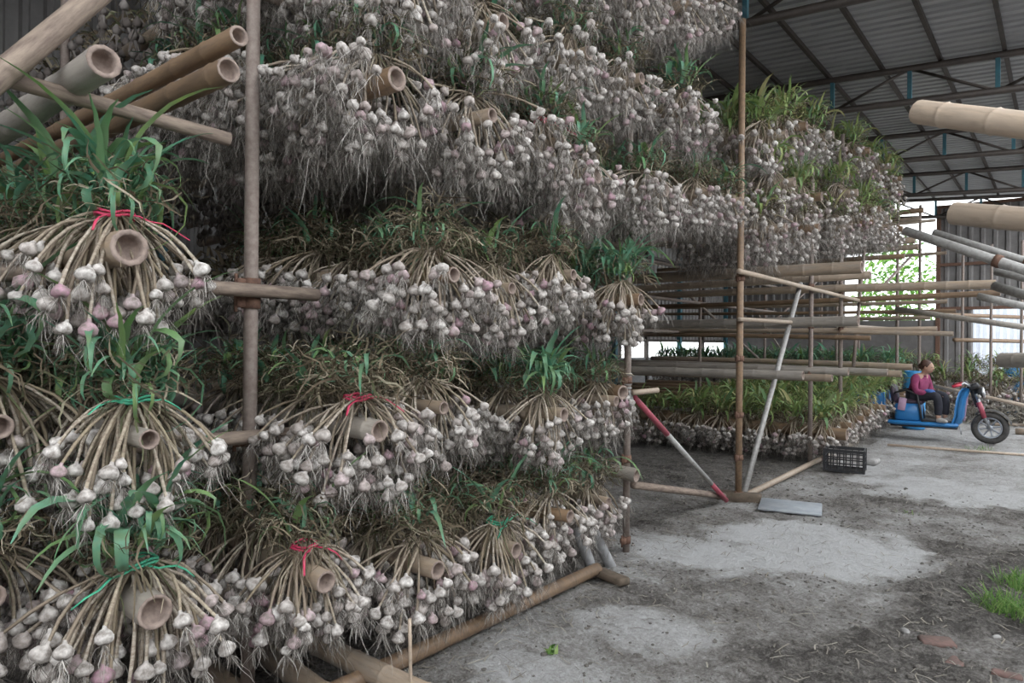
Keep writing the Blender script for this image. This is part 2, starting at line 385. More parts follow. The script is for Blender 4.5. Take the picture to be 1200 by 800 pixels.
# ------------------------------------------------------------------ poles, pipes
_ps = random.Random(11)
def bamboo(name, p0, p1, r0, r1=None, mat='bamboo', open0=False, open1=True, label=None, group=None, node=.28, bow=.012, seed=None):
    """pole from p0 to p1; its origin sits at p0, local X runs along it"""
    rr = random.Random(seed if seed is not None else _ps.random())
    p0, p1 = Vector(p0), Vector(p1); r1 = r1 or r0; L = (p1-p0).length
    d = (p1-p0)/L
    side = Vector((0, 0, 1)).cross(d) if abs(d.z) < .95 else Vector((0, 1, 0)); side.normalize(); up = d.cross(side)
    mw = Matrix((( d.x, side.x, up.x, p0.x), (d.y, side.y, up.y, p0.y), (d.z, side.z, up.z, p0.z), (0, 0, 0, 1)))
    by, bz = rr.uniform(-bow, bow), rr.uniform(-bow, bow)
    def cen(x): s = math.sin(math.pi*x/L); return Vector((x, by*s*L, bz*s*L))
    st = [(0, 1.)]; x = rr.uniform(.05, node)
    while x < L-.05:
        st += [(x-.022, 1.), (x-.008, 1.035), (x, 1.09), (x+.009, 1.02), (x+.024, 1.)]; x += node*rr.uniform(.8, 1.2)
    st = [s for s in st if 0 <= s[0] < L-.004]; st.append((L, 1.))
    mb = MB(); rad = lambda x: r0+(r1-r0)*x/L
    loft(mb, [cen(s[0]) for s in st], [rad(s[0])*s[1] for s in st], 12, 0, not open0, False)
    o = mb.build(name, [M[mat]]); o.matrix_world = mw
    for flag, xe, sg in ((open0, 0, 1), (True, L, -1)):
        if not flag: continue
        r = rad(xe); e = MB(); dep = rr.uniform(.025, .06); wob = rr.uniform(.7, .8)
        pts = [cen(xe), cen(xe)+Vector((sg*.0005, 0, 0)), cen(xe)+Vector((sg*dep, 0, 0)), cen(xe)+Vector((sg*(dep+.006), 0, 0))]
        V = []; T = []; n = 12
        for x_, r_ in ((0, r*.999), (-sg*.003, r*.97), (-sg*.002, r*wob), (sg*dep, r*wob*.93), (sg*(dep+.012), r*wob*.4), (sg*(dep+.012), .0005)):
            c = cen(xe)
            for j in range(n):
                an = 2*math.pi*j/n; V.append((c.x+x_, c.y+r_*math.cos(an), c.z+r_*math.sin(an)))
        for i in range(5):
            for j in range(n):
                a, b = i*n+j, i*n+(j+1) % n; T += [(a, b, b+n), (a, b+n, a+n)]
        e.add(V, T); e.build('cut_end', [M['bamboo_cut']], o)
    return tag(o, label, 'pole' if label else None, group)
def pipe(name, p0, p1, r, mat='pipe', label=None, cat='pipe', group=None, n=10, kind=None):
    p0, p1 = Vector(p0), Vector(p1); L = (p1-p0).length; x, y, d = frame_of(p1-p0)
    mb = MB(); loft(mb, [(0, 0, 0), (0, 0, L*.33), (0, 0, L*.66), (0, 0, L)], [r, r*1.03, r*.98, r], n)
    o = mb.build(name, M[mat])
    o.matrix_world = Matrix(((x.x, y.x, d.x, p0.x), (x.y, y.y, d.y, p0.y), (x.z, y.z, d.z, p0.z), (0, 0, 0, 1)))
    return tag(o, label, cat if label else None, group, kind)
def coupler(parent, dist, r, mat='rust'):
    """clamp around a pipe (child), dist along the pipe"""
    mb = MB(); lathe(mb, [(r*1.0, -.028), (r*1.35, -.028), (r*1.35, .028), (r*1.0, .028)], 12, 0, Matrix.Translation((0, 0, dist)))
    box(mb, (r*1.7, 0, dist), (.045, .04, .05), 0, None, .006)
    o = mb.build('coupler', M[mat], parent)
    b = MB(); loft(b, [(r*1.7+.02, 0, dist-.045), (r*1.7+.02, 0, dist+.045)], .008, 6); b.build('bolt', M['rust'], o)
    return o

# ------------------------------------------------------------------ garlic pieces (shared meshes)
rg = np.random.RandomState(5)
def bulb_piece(seed, n=8, rings=((.005, .029), (.0062, .021), (.0165, .0135), (.0245, .002), (.0235, -.009), (.013, -.0175), (.004, -.017))):
    r = random.Random(seed); V = []; T = []; ph = r.uniform(0, 6.28); lob = r.choice((4, 5))
    for (rr, z) in rings:
        for j in range(n):
            a = 2*math.pi*j/n; k = 1+.09*math.cos(lob*a+ph)*min(1, rr/.02)
            V.append((rr*k*math.cos(a), rr*k*math.sin(a), z))
    for i in range(len(rings)-1):
        for j in range(n):
            a, b = i*n+j, i*n+(j+1) % n; T += [(a, b, b+n), (a, b+n, a+n)]
    return np.array(V), np.array(T)[:, ::-1]
BULB = [bulb_piece(s) for s in range(5)]
LOWB = bulb_piece(99, 5, ((.005, .03), (.024, .003), (.018, -.016), (.002, -.02)))
def stalk_piece(seed, n=5):
    r = random.Random(seed); bx, by = r.uniform(-.02, .02), r.uniform(.005, .035); V = []; T = []; k = 5
    for i in range(k):
        t = i/(k-1); s = math.sin(math.pi*t); rad = .0050+.0013*t+.0011*math.sin(9*t+seed)
        for j in range(n):
            a = 2*math.pi*j/n; V.append((bx*s+rad*math.cos(a), by*s+rad*math.sin(a), -t))
    for i in range(k-1):
        for j in range(n):
            a, b = i*n+j, i*n+(j+1) % n; T += [(a, b, b+n), (a, b+n, a+n)]
    return np.array(V), np.array(T)
STALK = [stalk_piece(s) for s in range(6)]
def ribbon(P, W, side, fold=.35):
    """V-folded strip along points P"""
    k = len(P); V = []; T = []
    for i in range(k):
        d = P[min(i+1, k-1)]-P[max(i-1, 0)]; d = d/(np.linalg.norm(d)+1e-9)
        s = side-d*np.dot(side, d); s = s/(np.linalg.norm(s)+1e-9); nrm = np.cross(d, s)
        w = W[i]/2; V += [P[i]-s*w, P[i]-nrm*w*fold, P[i]+s*w]
    for i in range(k-1):
        a = 3*i
        for q in (0, 1): T += [(a+q, a+q+1, a+q+4), (a+q, a+q+4, a+q+3)]
    return np.array(V), np.array(T)
def strip(P, W, side):
    k = len(P); V = []; T = []
    for i in range(k): V += [P[i]-side*W[i]/2, P[i]+side*W[i]/2]
    for i in range(k-1): a = 2*i; T += [(a, a+1, a+3), (a, a+3, a+2)]
    return np.array(V), np.array(T)
def leaf_piece(seed):
    r = random.Random(seed); k = 8; L = r.uniform(.20, .38); el = R(r.uniform(48, 88)); curl = r.choice((r.uniform(.08, .2), r.uniform(.25, .42), r.uniform(.5, .7), r.uniform(.7, .95)))
    w = r.uniform(.019, .036); p = np.zeros(3); P = [p.copy()]; yaw = 0; W = [w*.7]; kink = r.randint(2, 6) if r.random() < .5 else -1
    for i in range(1, k):
        el -= curl*(1.9 if i == kink else .9)*r.uniform(.6, 1.3); yaw += r.uniform(-.25, .25)
        el = max(el, -1.5 if curl < .5 else -4.2)
        p = p+L/(k-1)*np.array([math.cos(el)*math.cos(yaw), math.cos(el)*math.sin(yaw), math.sin(el)]); P.append(p.copy())
        t = i/(k-1); W.append(w*(1-.92*t**2.2))
    tw = r.uniform(-.5, .5)
    return ribbon(np.array(P), W, np.array([math.sin(tw)*.4, 1, math.sin(tw)]), .35)
LEAF = [leaf_piece(s) for s in range(22)]
MESH_BULB = [raw_mesh('bulb', v, t, np.zeros(len(t), int), M['bulb']) for v, t in BULB]
MESH_STALK = [raw_mesh('stalk', v, t, np.zeros(len(t), int), M['stalk']) for v, t in STALK]
MESH_LEAF = [raw_mesh('leaf', v, t, np.zeros(len(t), int), M['leaf']) for v, t in LEAF]
def apply(mw, V): A = np.array(mw); return V@A[:3, :3].T+A[:3, 3]

class Design:
    """one bunch of garlic hung over a pole that runs along local X through the origin"""
    def __init__(s, seed, green=12, nb=52, dry=150, width=1.0, rootlen=1.0, bigleaf=1.0, stalky=1.0, top=82, dome=1.0):
        r = random.Random(seed); s.bulbs = []; s.stalks = []; s.leaves = []; tie_z = .115
        roots = MB(); dr = MB(); pts = []
        tries = 0
        while len(pts) < nb and tries < 4000:
            tries += 1
            ph = r.uniform(0, 2*math.pi); th = R(r.uniform(10, top))
            if abs(math.sin(ph)) < .32 and th > R(38): continue
            L = r.uniform(.22, .38)*(1.0 if th > R(40) else 1.05)
            p = Vector((math.sin(th)*math.cos(ph)*L*.72, math.sin(th)*math.sin(ph)*L*width, tie_z-math.cos(th)*L-.05*math.sin(th)))
            if abs(p.y) < .075 and p.z > -.10: continue
            if any((p-q).length < .041 for q in pts): continue
            pts.append(p)
        for p in pts:
            st = Vector((r.uniform(-.025, .025), r.uniform(-.025, .025)+p.y*.12, tie_z+r.uniform(-.01, .03)))
            d = (p-st); L = d.length; dn = d/L; out = Vector((p.x, p.y, 0)); 
            if out.length < .01: out = Vector((1, 0, 0))
            ex = dn.cross(out.normalized()); ex = ex.normalized() if ex.length > 1e-4 else Vector((1, 0, 0)); ey = ex.cross(-dn).normalized()
            if ey.z < 0: ey = -ey; ex = -ex
            ez = -dn*L
            if r.random() < stalky: s.stalks.append((r.randrange(6), Matrix(((ex.x, ey.x, ez.x, st.x), (ex.y, ey.y, ez.y, st.y), (ex.z, ey.z, ez.z, st.z), (0, 0, 0, 1)))))
            ax = (dn*.6+Vector((0, 0, -.5))+Vector((r.uniform(-.3, .3), r.uniform(-.3, .3), 0))).normalized()
            q = Vector((0, 0, -1)).rotation_difference(ax).to_matrix().to_4x4() @ Matrix.Rotation(r.uniform(0, 6.28), 4, 'Z')
            sc_ = r.uniform(.84, 1.24)*(1.14 if rootlen < 1.5 else 1); c = p+ax*.022*sc_
            s.bulbs.append((r.randrange(5), Matrix.Translation(c) @ q @ Matrix.Diagonal((sc_, sc_, sc_, 1))))
            base = np.array(c+ax*.016*sc_)
            for k in range(26):                                        # rootlets
                dv = np.array(ax)*.7+np.array([r.uniform(-1, 1), r.uniform(-1, 1), r.uniform(-.5, .5)]); dv /= np.linalg.norm(dv)
                Lr = r.uniform(.03, .105)*(1 if k < 16 else rootlen)*(1.9 if r.random() < .12 else 1); n = 5; P = [base+dv*.002]
                for i in range(n-1):
                    dv = dv+np.array([r.uniform(-.6, .6), r.uniform(-.6, .6), -.40]); dv /= np.linalg.norm(dv); P.append(P[-1]+dv*Lr/(n-1))
                w = r.uniform(.0012, .0025); an = r.uniform(0, 3.14)
                roots.add(*strip(np.array(P), [w, w, w*.9, w*.7, w*.3], np.array([math.cos(an), math.sin(an), 0])))
        for k in range(int(dry*1.6)):                                           # matted dry tops
            a = r.uniform(0, 6.28); rr = .18*dome*math.sqrt(r.random()); z0 = tie_z+.02+r.uniform(0, .27)*dome*(1-(rr/(.22*dome))**2)
            P = [np.array([rr*math.cos(a)*.9, rr*math.sin(a)*width, z0])]
            dv = np.array([math.cos(a+r.uniform(-1.8, 1.8)), math.sin(a+r.uniform(-1.8, 1.8)), r.uniform(-.3, 1.1)]); dv /= np.linalg.norm(dv)
            Ld = r.uniform(.07, .22); n = 6
            for i in range(n-1):
                dv = dv+np.array([r.uniform(-.8, .8), r.uniform(-.8, .8), r.uniform(-.85, .45)]); dv /= np.linalg.norm(dv); P.append(P[-1]+dv*Ld/(n-1))
            w = r.uniform(.0025, .010); sd = np.array([r.uniform(-1, 1), r.uniform(-1, 1), r.uniform(-.6, .6)]); sd /= np.linalg.norm(sd)
            dr.add(*strip(np.array(P), [w, w, w, w*.9, w*.7, w*.3], sd))
        for k in range(26):                                            # dry leaves hanging down among the stalks
            a = r.uniform(0, 6.28); P = [np.array([.04*math.cos(a), .05*math.sin(a), tie_z+.02])]; dv = np.array([math.cos(a)*.6, math.sin(a), -.25])
            for i in range(5):
                dv = dv+np.array([r.uniform(-.4, .4), r.uniform(-.4, .4), -.35]); dv /= np.linalg.norm(dv); P.append(P[-1]+dv*r.uniform(.03, .065))
            w = r.uniform(.004, .009); dr.add(*strip(np.array(P), [w, w, w, w*.8, w*.6, w*.3], np.array([-math.sin(a), math.cos(a), 0])))
        for k in range(green):
            a = r.uniform(0, 6.28); rr = .11*math.sqrt(r.random()); sc_ = (r.uniform(.5, .9) if r.random() < .8 else r.uniform(.9, 1.2))*bigleaf
            yaw = a+r.uniform(-.9, .9)
            s.leaves.append((r.randrange(22), Matrix.Translation((rr*math.cos(a)*.8, rr*math.sin(a), tie_z+.05+r.uniform(0, .16))) @ Matrix.Rotation(yaw, 4, 'Z') @ Matrix.Diagonal((sc_, sc_*r.uniform(.8, 1.3), sc_, 1))))
        s.roots = roots.mesh('roots', M['root'], False); s.dry = dr.mesh('dry_leaves', M['dry'], False)
        s._j = {}
    def joined(s, what, mat=None):
        key = (what, mat)
        if key not in s._j:
            src = {'bulbs': BULB, 'stalks': STALK, 'leaves': LEAF}[what]; mb = MB()
            for v, mw in getattr(s, what): mb.add(apply(mw, src[v][0]), src[v][1])
            s._j[key] = mb.mesh(what, M[mat or {'bulbs': 'bulb', 'stalks': 'stalk', 'leaves': 'leaf'}[what]])
        return s._j[key]
DES = {'b': [Design(100+i, 18, 92, 250, 1.0, 1.2, .95, .32, 86, 1.05) for i in range(3)], 'm': [Design(200+i, 40, 86, 190, 1.0, 1.2, 1.0, .38, 84) for i in range(3)],
       'g': [Design(300+i, 84, 60, 90, 1.0, 1.0, 1.15, 1.0, 76) for i in range(3)], 'u': [Design(400+i, 30, 108, 150, 1.0, 1.8, 1.0, .3, 96, .95) for i in range(4)],
       'f': [Design(500+i, 64, 70, 60, 1.1, 1.1, 1.1, .6, 80) for i in range(2)], 's': [Design(600+i, 18, 82, 180, .95, 1.2, 1.0, .7, 80) for i in range(2)]}
def string_tie(parent, mat, seed):
    r = random.Random(seed); mb = MB()
    P = [Vector((.052*math.cos(a), .062*math.sin(a), .125+.006*math.sin(3*a))) for a in np.linspace(0, 6.4, 18)]
    loft(mb, P, .006, 5); loft(mb, [p+Vector((.004, 0, .013)) for p in P], .005, 5)
    for sg in (-1, 1):
        L = r.uniform(.08, .24); P = [Vector((.06, sg*.02, .128))]
        for i in range(5): P.append(P[-1]+Vector((r.uniform(-.01, .03), sg*L/5, r.uniform(-.4, .35)*L/5-.004*i*i*.5)))
        loft(mb, P, [(.006, .003)]*5+[(.004, .002)], 5)
    return mb.build('string_tie', M[mat], parent)
_bs = random.Random(77)
def bundle(P, style, label, group=None, detail=0, tie=None, leafmat=None, scale=1.0, rz=None):
    """detail 2: bulbs, stalks and green leaves each an object; 1: bulbs each an object; 0: one mesh per kind of part"""
    d = _bs.choice(DES[style]); flip = _bs.random() < .5
    root = empty('garlic_bundle', P, (rz if rz is not None else _bs.uniform(-.22, .22))+(math.pi if flip else 0)); root.scale = (scale,)*3
    tag(root, label, 'garlic bundle', group)
    if detail >= 1:
        for v, mw in d.bulbs: link('bulb', MESH_BULB[v], root, mw)
    else: tag(link('bulbs', d.joined('bulbs'), root), kind='stuff')
    if detail >= 2:
        for v, mw in d.stalks: link('stalk', MESH_STALK[v], root, mw)
        for v, mw in d.leaves: link('leaf', MESH_LEAF[v], root, mw)
    else:
        tag(link('stalks', d.joined('stalks'), root), kind='stuff')
        tag(link('leaves', d.joined('leaves', leafmat), root), kind='stuff')
    tag(link('roots', d.roots, root), kind='stuff'); tag(link('dry_leaves', d.dry, root), kind='stuff')
    if tie:
        t = string_tie(root, tie, _bs.random())
        if flip: t.matrix_local = Matrix.Rotation(math.pi, 4, 'Z')
    return root

# ------------------------------------------------------------------ near rack: loaded bamboo poles
ORD = ['first', 'second', 'third', 'fourth', 'fifth', 'sixth', 'seventh', 'eighth', 'ninth', 'tenth']
LOOK = {'b': 'brown-topped', 'm': 'green-brown', 'g': 'leafy green', 'u': 'bulb-heavy', 's': 'stalky'}
TIE = {'pink': ' with pink string', 'green_tie': ' with green string', None: ''}
# per tier: (end of the pole as seen: u, v), x of the end, pole radius, style, tie, pole material, number of bundles
X0 = -2.33
ROWS = {
 'lowest': [(-10, 700, -2.55, .04, 'm', None, 'bamboo', 3), (182, 717, X0, .058, 'g', 'green_tie', 'bamboo_grey', 4), (382, 682, X0, .046, 's', 'pink', 'bamboo', 4), (513, 668, X0, .046, 'b', None, 'bamboo', 4), (605, 645, X0, .045, 's', 'green_tie', 'bamboo', 4), (668, 605, X0-.05, .04, 'm', None, 'bamboo_gold', 4), (713, 588, X0-.25, .035, 'm', None, 'bamboo', 3)],
 'second': [(0, 500, -2.62, .04, 'g', None, 'bamboo', 3), (175, 515, X0, .034, 'g', 'green_tie', 'bamboo_grey', 4), (445, 505, X0, .05, 'b', 'pink', 'bamboo_grey', 4), (520, 478, X0-.08, .035, 'b', None, 'bamboo', 4), (661, 486, X0, .045, 'g', None, 'bamboo', 4), (722, 470, X0-.2, .04, 'm', None, 'bamboo', 3)],
 'third': [(152, 290, X0, .06, 'g', 'pink', 'bamboo', 4), (395, 322, -3.1, .04, 'b', None, 'bamboo', 3), (532, 322, X0, .04, 'b', None, 'bamboo_gold', 4), (600, 338, X0-.06, .035, 's', None, 'bamboo', 4), (672, 322, X0, .035, 's', None, 'bamboo', 4), (751, 351, X0, .045, 'g', None, 'bamboo_gold', 4)],
 'fourth': [(300, 95, -3.15, .04, 'u', None, 'bamboo', 3), (465, 92, X0, .055, 'u', None, 'bamboo_gold', 4), (577, 135, X0, .04, 'u', None, 'bamboo', 4), (660, 165, X0-.05, .035, 'u', 'pink', 'bamboo', 4), (700, 205, X0+.05, .055, 'u', None, 'bamboo', 4), (780, 222, X0, .055, 'u', None, 'bamboo', 4), (832, 225, X0-.1, .045, 'm', None, 'bamboo', 4), (868, 236, X0-.1, .045, 'm', None, 'bamboo', 4)],
 'fifth': [(340, -60, -3.0, .045, 'u', None, 'bamboo', 3), (490, -35, X0, .045, 'u', None, 'bamboo', 4), (590, 25, X0, .045, 'u', None, 'bamboo', 4), (690, 62, X0-.05, .045, 'u', None, 'bamboo', 4), (752, 92, X0-.05, .045, 'u', None, 'bamboo', 4), (817, 125, X0, .052, 'u', None, 'bamboo_gold', 4)],
 'sixth': [(700, -40, X0-.05, .05, 'u', None, 'bamboo', 3), (765, -18, X0, .05, 'u', None, 'bamboo', 3), (812, 2, X0, .05, 'u', None, 'bamboo', 3), (846, -6, X0, .05, 'u', None, 'bamboo_gold', 3)],
}
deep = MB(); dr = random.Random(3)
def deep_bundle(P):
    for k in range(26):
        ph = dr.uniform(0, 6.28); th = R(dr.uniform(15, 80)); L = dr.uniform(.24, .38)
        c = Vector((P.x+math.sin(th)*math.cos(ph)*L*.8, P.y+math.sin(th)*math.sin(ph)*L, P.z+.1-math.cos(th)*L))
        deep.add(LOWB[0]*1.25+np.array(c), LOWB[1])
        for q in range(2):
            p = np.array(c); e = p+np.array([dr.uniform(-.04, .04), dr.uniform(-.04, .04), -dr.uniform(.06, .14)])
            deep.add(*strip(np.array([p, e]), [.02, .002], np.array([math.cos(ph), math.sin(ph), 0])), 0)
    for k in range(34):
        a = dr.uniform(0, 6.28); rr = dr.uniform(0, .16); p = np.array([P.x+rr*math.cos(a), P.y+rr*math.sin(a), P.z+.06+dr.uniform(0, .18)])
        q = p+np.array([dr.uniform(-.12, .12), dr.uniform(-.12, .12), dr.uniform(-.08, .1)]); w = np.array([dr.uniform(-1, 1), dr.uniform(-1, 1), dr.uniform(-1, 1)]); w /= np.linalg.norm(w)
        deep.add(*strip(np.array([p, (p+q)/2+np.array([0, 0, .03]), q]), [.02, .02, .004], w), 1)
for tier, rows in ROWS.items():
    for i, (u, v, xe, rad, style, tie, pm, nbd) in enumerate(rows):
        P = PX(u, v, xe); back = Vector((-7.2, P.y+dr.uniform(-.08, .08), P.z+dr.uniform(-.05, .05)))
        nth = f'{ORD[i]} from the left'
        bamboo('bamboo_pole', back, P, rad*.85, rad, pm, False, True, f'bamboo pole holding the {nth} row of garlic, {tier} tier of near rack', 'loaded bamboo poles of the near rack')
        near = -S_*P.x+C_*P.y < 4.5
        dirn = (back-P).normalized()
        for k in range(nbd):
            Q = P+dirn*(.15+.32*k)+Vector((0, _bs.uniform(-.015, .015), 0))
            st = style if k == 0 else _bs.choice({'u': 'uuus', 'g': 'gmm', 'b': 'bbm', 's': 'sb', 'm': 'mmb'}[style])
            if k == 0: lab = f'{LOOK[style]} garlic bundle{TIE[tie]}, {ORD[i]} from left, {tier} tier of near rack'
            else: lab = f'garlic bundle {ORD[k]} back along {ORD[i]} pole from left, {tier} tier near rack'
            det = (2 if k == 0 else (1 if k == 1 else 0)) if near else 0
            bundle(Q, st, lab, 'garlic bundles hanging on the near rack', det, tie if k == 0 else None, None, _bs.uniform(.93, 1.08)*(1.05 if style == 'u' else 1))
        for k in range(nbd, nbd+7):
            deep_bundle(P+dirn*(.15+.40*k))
tag(deep.build('shade_tinted_garlic', [M['deep'], M['dry']], None, True), 'mass of garlic deep inside the near rack, shade in its colour', 'garlic', kind='stuff')

# bare poles of the top left
for (u, v, xe, r, m_, lab, bx) in ((122, 72, -2.33, .052, 'bamboo_grey', 'thick grey bare bamboo pole, leftmost at top of near rack', -4.6),
                           (280, 42, -2.33, .037, 'bamboo_gold', 'golden bare bamboo pole, upper of the pair beside the steel post', -6),
                           (268, 82, -2.36, .045, 'bamboo_gold', 'brown bare bamboo pole, lower of the pair beside the steel post', -6)):
    P = PX(u, v, xe); bamboo('bamboo_pole', (bx, P.y+.02, P.z+(-.03 if r > .05 else .02)), P, r*.95, r, m_, False, True, lab, None, .3, .004)

# ------------------------------------------------------------------ near rack frame
XP = -2.68
def post(u, vtop, Y, top, r, mat, label, x=XP, clamps=()):
    o = pipe('rack_post', (x, Y, 0), (x, Y, top), r, mat, label, 'post')
    for z in clamps: coupler(o, z, r, 'rust')
    return o
XL = -2.86
p1 = PX(291, 700, XL); post(0, 0, p1.y, 5.3, .031, 'pipe', 'weathered steel rack post standing at the left of the picture', XL, clamps=(1.90, 1.82, 1.2))
p2 = PX(734, 600, XP); post(0, 0, p2.y, 4.6, .027, 'pipe', 'grey rack post at the end of the near rack beside the aisle', clamps=(1.36, .74, .1))
p3 = PX(866, 500, XP); post(0, 0, p3.y, 5.1, .036, 'bamboo_gold', 'tall orange-brown rack post standing on a dark block', clamps=(.9, .45, 2.35, 1.5, .06))
post(0, 0, p1.y, 5.3, .028, 'pipe', 'steel post in the dark behind the left rack post', -5.2)
post(0, 0, p2.y, 5.3, .028, 'pipe', 'steel post deep inside behind the end of the near rack', -5.2)
def ledger(u0, v0, u1, v1, x, r, mat, label, cat='pole', ext0=0, ext1=0):
    a, b = PX(u0, v0, x), PX(u1, v1, x); d = (b-a).normalized()
    return pipe('ledger_pole', a-d*ext0, b+d*ext1, r, mat, label, cat)
ledger(0, 319, 350, 344, XL+.065, .031, 'wood', 'horizontal wooden ledger clamped to left post, top one at the left', ext0=1.0, ext1=.1)
ledger(0, 537, 268, 514, XL+.065, .031, 'wood', 'horizontal wooden ledger behind the second tier at the left', ext0=1.0, ext1=1.2)
ledger(0, 757, 62, 741, XL+.065, .034, 'bamboo_tan', 'pale ledger at bottom left behind the lowest tier', ext0=1.0, ext1=1.5)
ledger(0, 89, 112, -4, XP+.16, .037, 'wood', 'thick wooden pole rising diagonally across the top left corner', ext0=.5, ext1=.6)
ledger(0, 90, 268, 163, XP+.10, .028, 'wood', 'thinner wooden pole slanting down from the top left corner', ext0=.4)
ledger(300, -10, 385, 21, XP-.3, .028, 'wood', 'short dark pole slanting across the top near the left post', ext0=.6, ext1=.1)
# bottom of the near rack
ledger(446, 784, 700, 666, XP+.13, .042, 'bamboo_gold', 'brown bamboo rail along the ground under the near rack', ext0=.9)
for (u0, v0, u1, v1, z, r, lab) in ((350, 741, 492, 812, .10, .055, 'grey bamboo lying on the ground, rightmost of those under the rack'),
                                 (268, 742, 372, 812, .08, .055, 'bamboo lying on the ground just right of the left post'),
                                 (185, 735, 280, 815, .06, .05, 'bamboo lying on the ground just left of the left post')):
    a, b = PZ(u0, v0, z), PZ(u1, v1, z); d = (a-b).normalized()
    bamboo('ground_bamboo', a+d*1.6, b-d*.15, r*.9, r, 'bamboo', False, True, lab)
for (u0, v0, u1, v1, lab) in ((676, 618, 697, 676, 'shorter grey stake leaning at the corner of the rack'), (690, 612, 724, 680, 'longer grey stake leaning beside the corner post')):
    pipe('stake', PX(u0, v0, XP+.02), PX(u1, v1, XP+.08), .04, 'concrete', lab, 'stake')
a = PX(480, 725, X0+.12); pipe('reed', a, PZ(482, 830, .02), .008, 'bamboo_tan', 'thin yellow reed standing upright under the hanging garlic', 'reed', n=6)
mb = MB(); box(mb, PZ(712, 674, .03), (.34, .10, .05), 0, Matrix.Rotation(-.25, 3, 'Z'), .008); tag(mb.build('base_plank', M['bark']), 'dark short plank on the ground under the leaning stakes', 'plank')
# bamboo stubs at the end post
a = PX(752, 457, XP+.10); bamboo('bamboo_pole', (-3.6, a.y-.06, a.z+.02), PX(730, 460, XP+.14), .055, .055, 'bamboo_gold', False, True, 'orange bamboo stub tied to the end post of near rack')
pipe('peg', PX(741, 460, XP+.05), PX(771, 457, XP+.16), .022, 'bamboo_tan', 'pale wooden peg sticking out past the end post', 'peg')
bamboo('bamboo_pole', (-4.5, p2.y-.13, .78), PX(746, 557, XP+.12), .05, .055, 'bamboo_grey', False, True, 'grey bamboo pole end resting low against the end post')
bamboo('bamboo_pole', (-4.5, p2.y-.1, .06), PX(766, 652, XP+.12), .055, .055, 'bamboo', False, True, 'bamboo pole end on the ground at the foot of the end post')
# rope binding at the end post
mb = MB()
for k in range(6): lathe(mb, [(.030, -.006), (.038, 0), (.030, .006)], 10, 0, Matrix.Translation((XP, p2.y, 1.27+.028*k)))
for k in range(6): loft(mb, [(XP+.03, p2.y+.01*k-.03, 1.28), (XP+.05, p2.y+.012*k-.03, 1.16-.01*k)], .004, 4)
tag(mb.build('rope_binding', M['stone']), 'pale rope bound around the end post under the orange stub', 'rope')
# red and white brace
A, B = PX(744, 466, XP), PX(851, 586, XP); root = empty('scaffold_brace', B)
tag(root, 'red and white painted steel brace slanting across the gap between racks', 'brace')
for f0, f1, mt in ((0, .30, 'redpaint'), (.30, .80, 'silver'), (.80, 1, 'redpaint')):
    mb = MB(); loft(mb, [(A+(B-A)*f0)-B, (A+(B-A)*f1)-B], .025, 10); mb.build('painted_section', M[mt], root)
pipe('ground_rail', PX(742, 568, XP-.05), PX(848, 581, XP-.05), .032, 'wood', 'wooden rail near the ground across the gap between racks', 'rail')
# footing blocks
mb = MB(); g = PX(866, 590, XP); box(mb, (g.x+.02, g.y-.05, .035), (.44, .16, .10), 0, Matrix.Rotation(.25, 3, 'Z'), .01); tag(mb.build('concrete_block', M['bark']), 'dark block under the orange-brown rack post', 'block')
mb = MB(); g = PZ(926, 597); box(mb, (g.x, g.y, .03), (.58, .44, .026), 0, Matrix.Rotation(.25, 3, 'Z') @ Matrix.Rotation(.03, 3, 'X'), .006); tag(mb.build('cement_board', M['slab']), 'flat blue-grey board lying on the mud beside the post', 'board')

# ------------------------------------------------------------------ second rack (past the gap)
P_ = lambda u, v, D: PD(u, v, D)
pipe('leaning_pipe', PX(938, 332, XP+.02), PX(872, 578, XP+.04), .03, 'silver', 'grey steel pipe leaning against the orange-brown post', 'pipe')
pipe('ground_rail', PX(873, 581, XP+.06), PX(1004, 517, XP+.06), .034, 'bamboo_tan', 'pale pole lying along the foot of the second rack', 'rail')
for (u, x, lab, top) in ((950, XP, 'pipe post, second along the front of the far rack', 4.9), (985, XP, 'pipe post, third along the front of the far rack', 4.9), (1051, XP, 'pipe post near the rear of the far rack, in front of daylight', 5.0), (1077, XP, 'last pipe post of the far rack beside the daylight gap', 5.0),
                 (820, -5.4, 'thin pipe post deep inside the far rack, leftmost', 4.9), (896, -5.4, 'thin pipe post deep inside far rack, behind the leaning pipe', 4.9), (962, -5.4, 'thin pipe post deep inside far rack, behind the front posts', 4.9), (1006, -5.0, 'thin pipe post deep inside far rack, rightmost', 4.9)):
    p = PX(u, 420, x); o = pipe('rack_post', (x, p.y, 0), (x, p.y, top), .03, 'pipe', lab, 'post')
    for z in (1.25, 1.9, 2.45): coupler(o, z, .03, 'rust')
ledger(868, 318, 1003, 351, XP+.07, .028, 'bamboo_tan', 'pale thin pole slanting down from the orange-brown post', ext0=.05, ext1=.6)
ledger(868, 374, 1000, 382, XP+.05, .024, 'bamboo_tan', 'pale thin horizontal pole behind the orange-brown post', ext0=.05, ext1=3.)
for z, lab in ((1.2, 'lowest'), (1.86, 'second'), (2.42, 'third'), (3.02, 'fourth'), (3.7, 'fifth'), (4.45, 'topmost')):
    pipe('ledger_pipe', (-5.34, 7.0, z), (-5.34, 16.6, z), .028, 'pipe', f'long pipe ledger deep inside the far rack, {lab}', 'pipe')
ledger(905, 378, 990, 300, -5.4, .025, 'pipe', 'thin diagonal brace inside the far rack', 'brace')
ledger(790, 330, 900, 430, -5.4, .025, 'pipe', 'thin diagonal brace seen deep behind the gap', 'brace')
ledger(878, 352, 925, 425, -6.5, .025, 'pipe', 'thin diagonal brace far inside, behind the leaning pipe', 'brace')
